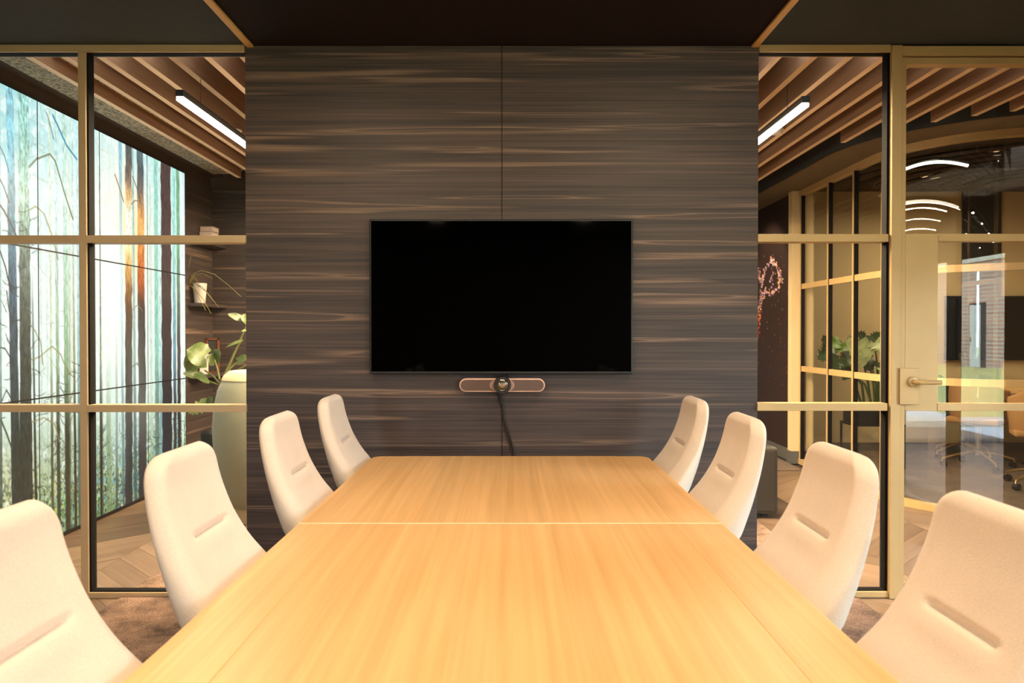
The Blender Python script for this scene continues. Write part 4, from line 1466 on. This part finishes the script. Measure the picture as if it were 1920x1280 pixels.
widths = [0.13, 0.155, 0.18, 0.199, 0.18, 0.155, 0.13]
for lab, y0, y1, far in (('far half of the long pale oak conference table', 1.9825, 3.07, True), ('near half of the long pale oak conference table', 0.885, 1.981, False)):
    t = thing('conference_table', lab, 'table', (0, (y0 + y1) / 2, 0.008), 'conference table halves')
    x = -HW
    for i, wd in enumerate(widths):
        x1 = x + wd if i < 6 else HW
        cs = [not far and i == 0, not far and i == 6, far and i == 6, far and i == 0]
        o = MB().prism(rounded(x, x1, y0, y1, 0.045, cs), ZT - 0.028, ZT).build('top_board', M['oak_top'], t)
        if i in (0, 6):
            b = o.modifiers.new('bevel', 'BEVEL')
            b.width = 0.003
            b.segments = 2
            b.limit_method = 'ANGLE'
        x = x1
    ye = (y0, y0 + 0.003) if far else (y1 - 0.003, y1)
    bx(-HW + 0.002, HW - 0.002, ye[0] - 0.0006, ye[1], ZT - 0.02, ZT + 0.0004).build('seam_highlight', M['seam_glint'], t, label='pale painted highlight at the joint')  # added pale strip stands in for the bevel highlight at the joint
    bx(-HW + 0.10, HW - 0.10, y0 + 0.10, y0 + 0.13, ZT - 0.09, ZT - 0.0285).build('apron', M['black_metal'], t)
    bx(-HW + 0.10, HW - 0.10, y1 - 0.13, y1 - 0.10, ZT - 0.09, ZT - 0.0285).build('apron', M['black_metal'], t)
    for sx in (-1, 1):
        for y in (y0 + 0.115, y1 - 0.115):
            bx(sx * 0.12 - 0.03, sx * 0.12 + 0.03, y - 0.03, y + 0.03, 0.0085, ZT - 0.029).build('leg', M['oak_leg'], t, bevel=0.004)


# chairs: one tall tapering upholstered shell running into the seat
def catmull(P, n):
    P = [Vector(p) for p in P]
    Q = [P[0] * 2 - P[1]] + P + [P[-1] * 2 - P[-2]]
    out = []
    segs = len(P) - 1
    for k_ in range(n):
        t = k_ / (n - 1) * segs
        i = min(int(t), segs - 1)
        f = t - i
        p0, p1, p2, p3 = Q[i], Q[i + 1], Q[i + 2], Q[i + 3]
        out.append(0.5 * ((2 * p1) + (p2 - p0) * f + (2 * p0 - 5 * p1 + 4 * p2 - p3) * f * f + (3 * p1 - p0 - 3 * p2 + p3) * f ** 3))
    return out


def chair_shell():
    # x, z, width, flat width, depth
    K = [(0.235, 0.440, 0.42, 0.30, 0.045), (0.20, 0.465, 0.435, 0.305, 0.055), (0.13, 0.478, 0.445, 0.305, 0.062), (0.06, 0.503, 0.448, 0.303, 0.080),
         (-0.015, 0.545, 0.445, 0.30, 0.105), (-0.070, 0.600, 0.438, 0.296, 0.115), (-0.116, 0.650, 0.425, 0.291, 0.114), (-0.150, 0.690, 0.410, 0.285, 0.108),
         (-0.178, 0.722, 0.395, 0.280, 0.104), (-0.212, 0.766, 0.372, 0.272, 0.084), (-0.243, 0.820, 0.350, 0.266, 0.066), (-0.263, 0.870, 0.332, 0.260, 0.057),
         (-0.277, 0.920, 0.316, 0.252, 0.051), (-0.289, 0.992, 0.295, 0.240, 0.046)]
    D = catmull([(k_[0], k_[1], 0) for k_ in K], 220)
    E = catmull([(k_[2], k_[3], k_[4]) for k_ in K], 220)
    # even arc length
    s = [0.0]
    for a, b in zip(D[:-1], D[1:]):
        s.append(s[-1] + (b - a).length)
    L = s[-1]
    N = 200
    # denser rows at both ends
    ss = [L * u for u in np.concatenate([np.linspace(0, 0.05, 14)[:-1], np.linspace(0.05, 0.95, N - 28), np.linspace(0.95, 1, 15)[1:]])]
    dx_ = np.interp(ss, s, [d.x for d in D])
    dz_ = np.interp(ss, s, [d.y for d in D])
    we = np.interp(ss, s, [e.x for e in E])
    wf = np.interp(ss, s, [e.y for e in E])
    de = np.interp(ss, s, [e.z for e in E])
    NF, NS, NB = 30, 9, 22
    vs = []
    n_rows = len(ss)
    ring = None
    for i in range(n_rows):
        j0, j1 = max(i - 1, 0), min(i + 1, n_rows - 1)
        tx, tz = dx_[j1] - dx_[j0], dz_[j1] - dz_[j0]
        q = math.hypot(tx, tz)
        tx, tz = tx / q, tz / q
        # front normal: towards the sitter (up over the seat, forward on the back)
        nx, nz = tz, -tx
        if nz < 0 and nx < 0:
            nx, nz = -nx, -nz
        w_, f_, d_ = we[i], wf[i], de[i]
        shrink, dsh = 0.0, 1.0
        for h, r in ((L - ss[i], 0.055), (ss[i], 0.05)):
            if h < r:
                shrink += 2 * (r - math.sqrt(max(r * r - (r - h) ** 2, 0)))
            rt_ = 0.028
            if h < rt_:
                dsh *= 0.12 + 0.88 * math.sqrt(max(1 - ((rt_ - h) / rt_) ** 2, 0))
        w_ = max(w_ - shrink, 0.05)
        f_ = max(min(f_, w_ - 0.06) if shrink else f_, 0.02)
        inset = d_ * (1 - dsh) * 0.45
        d_ = d_ * dsh
        bo = min(0.030, 0.6 * d_)
        loop = []
        for k_ in range(NF):                         # front face, gently dished
            u = -1 + 2 * k_ / (NF - 1)
            loop.append([u * f_ / 2, -0.003 * (1 - u * u)])
        for k_ in range(1, NS + 1):                  # bolster towards +y, then the side
            u = k_ / NS
            loop.append([f_ / 2 + (w_ - f_) / 2 * u ** 0.9, -bo * (0.72 * u + 0.28 * u ** 3)])
        for k_ in range(1, NB):                      # back
            u = k_ / NB
            a = u * PI
            loop.append([w_ / 2 * math.copysign(abs(math.cos(a)) ** 0.62, math.cos(a)), -bo - (d_ * 1.05 - bo) * math.sin(a) ** 0.85])
        for k_ in range(NS, 0, -1):
            u = k_ / NS
            loop.append([-(f_ / 2 + (w_ - f_) / 2 * u ** 0.85), -bo * (0.25 * u + 0.75 * u ** 4)])
        ring = len(loop)
        zc = dz_[i]
        zo = 0.0
        for y, n_ in loop:
            n_ = n_ - inset
            if dx_[i] < -0.1 and n_ > -0.02 and abs(y) < 0.13:     # the short stitched crease
                hgt = (zc - 0.817)
                edge = max(0.0, min(1.0, (0.090 - abs(y)) / 0.012))
                n_ -= 0.010 * math.exp(-(hgt / 0.0055) ** 2) * edge
                n_ += 0.003 * math.exp(-((hgt + 0.025) / 0.018) ** 2) * max(0.0, min(1.0, (0.12 - abs(y)) / 0.05))
            vs.append((dx_[i] + nx * n_, y, zc + nz * n_ + zo))
    fs = []
    for i in range(n_rows - 1):
        for k_ in range(ring):
            a, b = i * ring + k_, i * ring + (k_ + 1) % ring
            fs.append((a, b, b + ring, a + ring))
    fs.append(tuple(range(ring - 1, -1, -1)))
    fs.append(tuple((n_rows - 1) * ring + k_ for k_ in range(ring)))
    return MB().add(vs, fs)


def make_chair(loc, rz, label):
    t = local_thing('conference_chair', label, 'chair', loc, 'cream conference chairs', rz)
    chair_shell().build('shell', M['chair'], t, True, angle=75)
    MB().lathe([(0.06, 0.43), (0.10, 0.415), (0.10, 0.405), (0.035, 0.40), (0.03, 0.36), (0.028, 0.10)][::-1], (0.06, 0, 0), 20).build('column', M['chair_metal'], t, True)
    for k_ in range(4):
        a = PI / 4 + k_ * PI / 2
        ca, sa = math.cos(a), math.sin(a)
        lg = MB().tube([(0.06 + 0.02 * ca, 0.02 * sa, 0.105), (0.06 + 0.15 * ca, 0.15 * sa, 0.075), (0.06 + 0.26 * ca, 0.26 * sa, 0.022)], [0.022, 0.017, 0.012], 10).build('leg', M['chair_metal'], t, True)
        MB().lathe([(0.016, 0.0005), (0.016, 0.012), (0.010, 0.016)], (0.06 + 0.255 * ca, 0.255 * sa, 0), 12).build('glide', M['black_metal'], lg, True)
    return t


XCH = 0.410
zc_ = 0.008
rows = [(-1, 2.975, 'cream fabric chair at the left table side, farthest by the timber wall'),
        (-1, 2.315, 'cream fabric chair at the left table side, second from the timber wall'),
        (-1, 1.63, 'cream fabric chair at the left table side, third from the timber wall'),
        (-1, 1.02, 'cream fabric chair at the left table side, cut by the bottom left photo corner'),
        (1, 2.895, 'cream fabric chair at the right table side, farthest by the timber wall'),
        (1, 2.275, 'cream fabric chair at the right table side, second from the timber wall'),
        (1, 1.622, 'cream fabric chair at the right table side, third and before the door jamb'),
        (1, 1.085, 'cream fabric chair at the right table side, cut by the bottom right photo corner')]
first = None
for sx, y, lab in rows:
    loc, rz = (sx * XCH, y, zc_), (PI if sx > 0 else 0)
    if first is None:
        first = make_chair(loc, rz, lab)
    else:
        dup(first, loc, rz, lab)

# television
tv = thing('television', 'large black flat television on the dark timber wall', 'television', (0, YP, 1.5))
a, b = at(693, 701, YP - 0.06), at(1187, 411, YP - 0.06)
bx(a.x, b.x, YP - 0.06, YP - 0.02, a.z, b.z).build('casing', M['tv_frame'], tv, bevel=0.004)
bx(a.x + 0.008, b.x - 0.008, YP - 0.0615, YP - 0.055, a.z + 0.012, b.z - 0.008).build('screen', M['tv_black'], tv)
bx(a.x + 0.35, b.x - 0.35, YP - 0.02, YP - 0.0005, a.z + 0.15, b.z - 0.15).build('wall_mount', M['black_metal'], tv)

# conference camera bar with its bracket
YB = YP - 0.075
c = at(941, 722, YB)
hl, hh_ = (at(1022, 722, YB).x - at(861, 722, YB).x) / 2, (at(960, 709.5, YB).z - at(960, 735, YB).z) / 2
cbx = at(941.5, 722, YB).x


def pill(hl, hh_, y0, y1, cx, cz):
    pl = []
    for i in range(13):
        t = -PI / 2 + PI * i / 12
        pl.append((cx + hl - hh_ + hh_ * math.cos(t), cz + hh_ * math.sin(t)))
    for i in range(13):
        t = PI / 2 + PI * i / 12
        pl.append((cx - hl + hh_ + hh_ * math.cos(t), cz + hh_ * math.sin(t)))
    return MB().prism_y(pl, y0, y1)


cb = thing('conference_camera_bar', 'rounded copper rimmed camera bar mounted under the television', 'camera', (cbx, YB, c.z))
pill(hl, hh_, YB, YP - 0.03, cbx, c.z).build('body', M['copper'], cb, bevel=0.003)
pill(hl - 0.006, hh_ - 0.006, YB - 0.002, YB + 0.01, cbx, c.z).build('speaker_cloth', M['grille'], cb)
MB().lathe([(hh_ * 1.55 * 0.86, 0.0), (hh_ * 1.5 * 0.86, 0.001)], (cbx, YB - 0.0021, c.z), 40, 'y')
for sx in (-1, 1):
    MB().lathe([(hh_ - 0.0065, 0.0), (hh_ - 0.0065, 0.001)], (cbx + sx * 0.032, YB - 0.0022, c.z), 36, 'y').build('copper_cheek', M['copper_soft'], cb)
R_ = (at(958, 722, YB - 0.05).x - at(925.5, 722, YB - 0.05).x) / 2
lx = at(941.7, 722, YB - 0.05)
ln = MB().lathe([(R_ * 0.95, -0.03), (R_, -0.02), (R_, 0.045), (R_ * 0.93, 0.052), (R_ * 0.76, 0.052), (R_ * 0.72, 0.046)], (lx.x, YB, lx.z), 44, 'y').build('lens_housing', M['cable'], cb, True)
MB().lathe([(R_ * 0.70, 0.0), (R_ * 0.68, 0.004), (R_ * 0.35, 0.008)], (lx.x, YB - 0.044, lx.z), 36, 'y').build('lens', M['lens_body'], ln, True)
MB().lathe([(R_ * 0.34, 0.0), (R_ * 0.30, 0.003), (R_ * 0.12, 0.004)], (lx.x, YB - 0.051, lx.z), 28, 'y').build('lens_core', M['lens_in'], ln, True)
bx(lx.x - 0.009, lx.x + 0.009, YB - 0.0535, YB - 0.050, lx.z + R_ * 0.56, lx.z + R_ * 0.66).build('status_light', M['logo'], ln)
fc = bpy.data.curves.new('logo_text', 'FONT')
fc.body = 'logitech'
fc.size = 0.0062
fc.align_x = 'CENTER'
fc.extrude = 0.0003
fc.materials.append(M['logo'])
fo = bpy.data.objects.new('logo_text', fc)
COL.objects.link(fo)
bpy.context.view_layer.update()
lm = bpy.data.meshes.new_from_object(fo.evaluated_get(bpy.context.evaluated_depsgraph_get()))
bpy.data.objects.remove(fo)
fo = bpy.data.objects.new('lettering', lm)
fo['kind'] = 'stuff'
fo.rotation_euler = (PI / 2, 0, 0)
fo.parent = ln
fo.location = Vector((lx.x, YB - 0.0525, lx.z - R_ * 0.62)) - OFF[cb]
COL.objects.link(fo)
for x0, x1 in ((927, 931), (951, 955)):
    bx(at(x0, 700, YB).x, at(x1, 700, YB).x, YP - 0.018, YP - 0.012, c.z + hh_ * 0.5, at(960, 690, YB).z - 0.01).build('bracket', M['black_metal'], cb)
bx(cbx - 0.05, cbx + 0.05, YP - 0.03, YP - 0.0005, c.z - 0.012, c.z + 0.02).build('wall_bracket', M['black_metal'], cb)

cab = thing('camera_cable', 'dark braided cable hanging from the camera bar down the wall', 'cable', (cbx, YP - 0.02, 0.75))
pth = [at(936.5, 736, YP - 0.035), at(938, 748, YP - 0.03), at(941, 760, YP - 0.025)]
MB().tube(pth, [0.0105, 0.009, 0.007], 10).build('sleeve', M['cable'], cab, True)
p1 = [(940.5, 756), (942, 775), (945.5, 795), (951, 815), (957, 835), (962, 852), (966, 875), (968, 900)]
p2 = [(942.5, 756), (944, 772), (944.5, 784), (950, 802), (956, 820), (961, 836), (964.5, 855), (969, 880), (971, 900)]
MB().tube([at(p[0], p[1], YP - 0.014) for p in p1], 0.0055, 8).build('strand', M['cable_braid'], cab, True)
MB().tube([at(p[0], p[1], YP - 0.022) for p in p2], 0.0045, 8).build('strand', M['cable'], cab, True)

# recessed lamps of the meeting room ceiling (above the frame)
for x, y in DOWNLIGHTS:
    t = thing('ceiling_downlight', 'round recessed lamp in the dark ceiling above the table', 'lamp', (x, y, ZC), 'recessed lamps above the table')
    MB().lathe([(0.085, -0.004), (0.09, -0.002), (0.09, 0.0)], (x, y, ZC - 0.0005), 28).build('ring', M['black_metal'], t, True)
    area('lamp_light', (x, y, ZC - 0.010), 0.15, DOWN_W, WARM, shape='DISK')
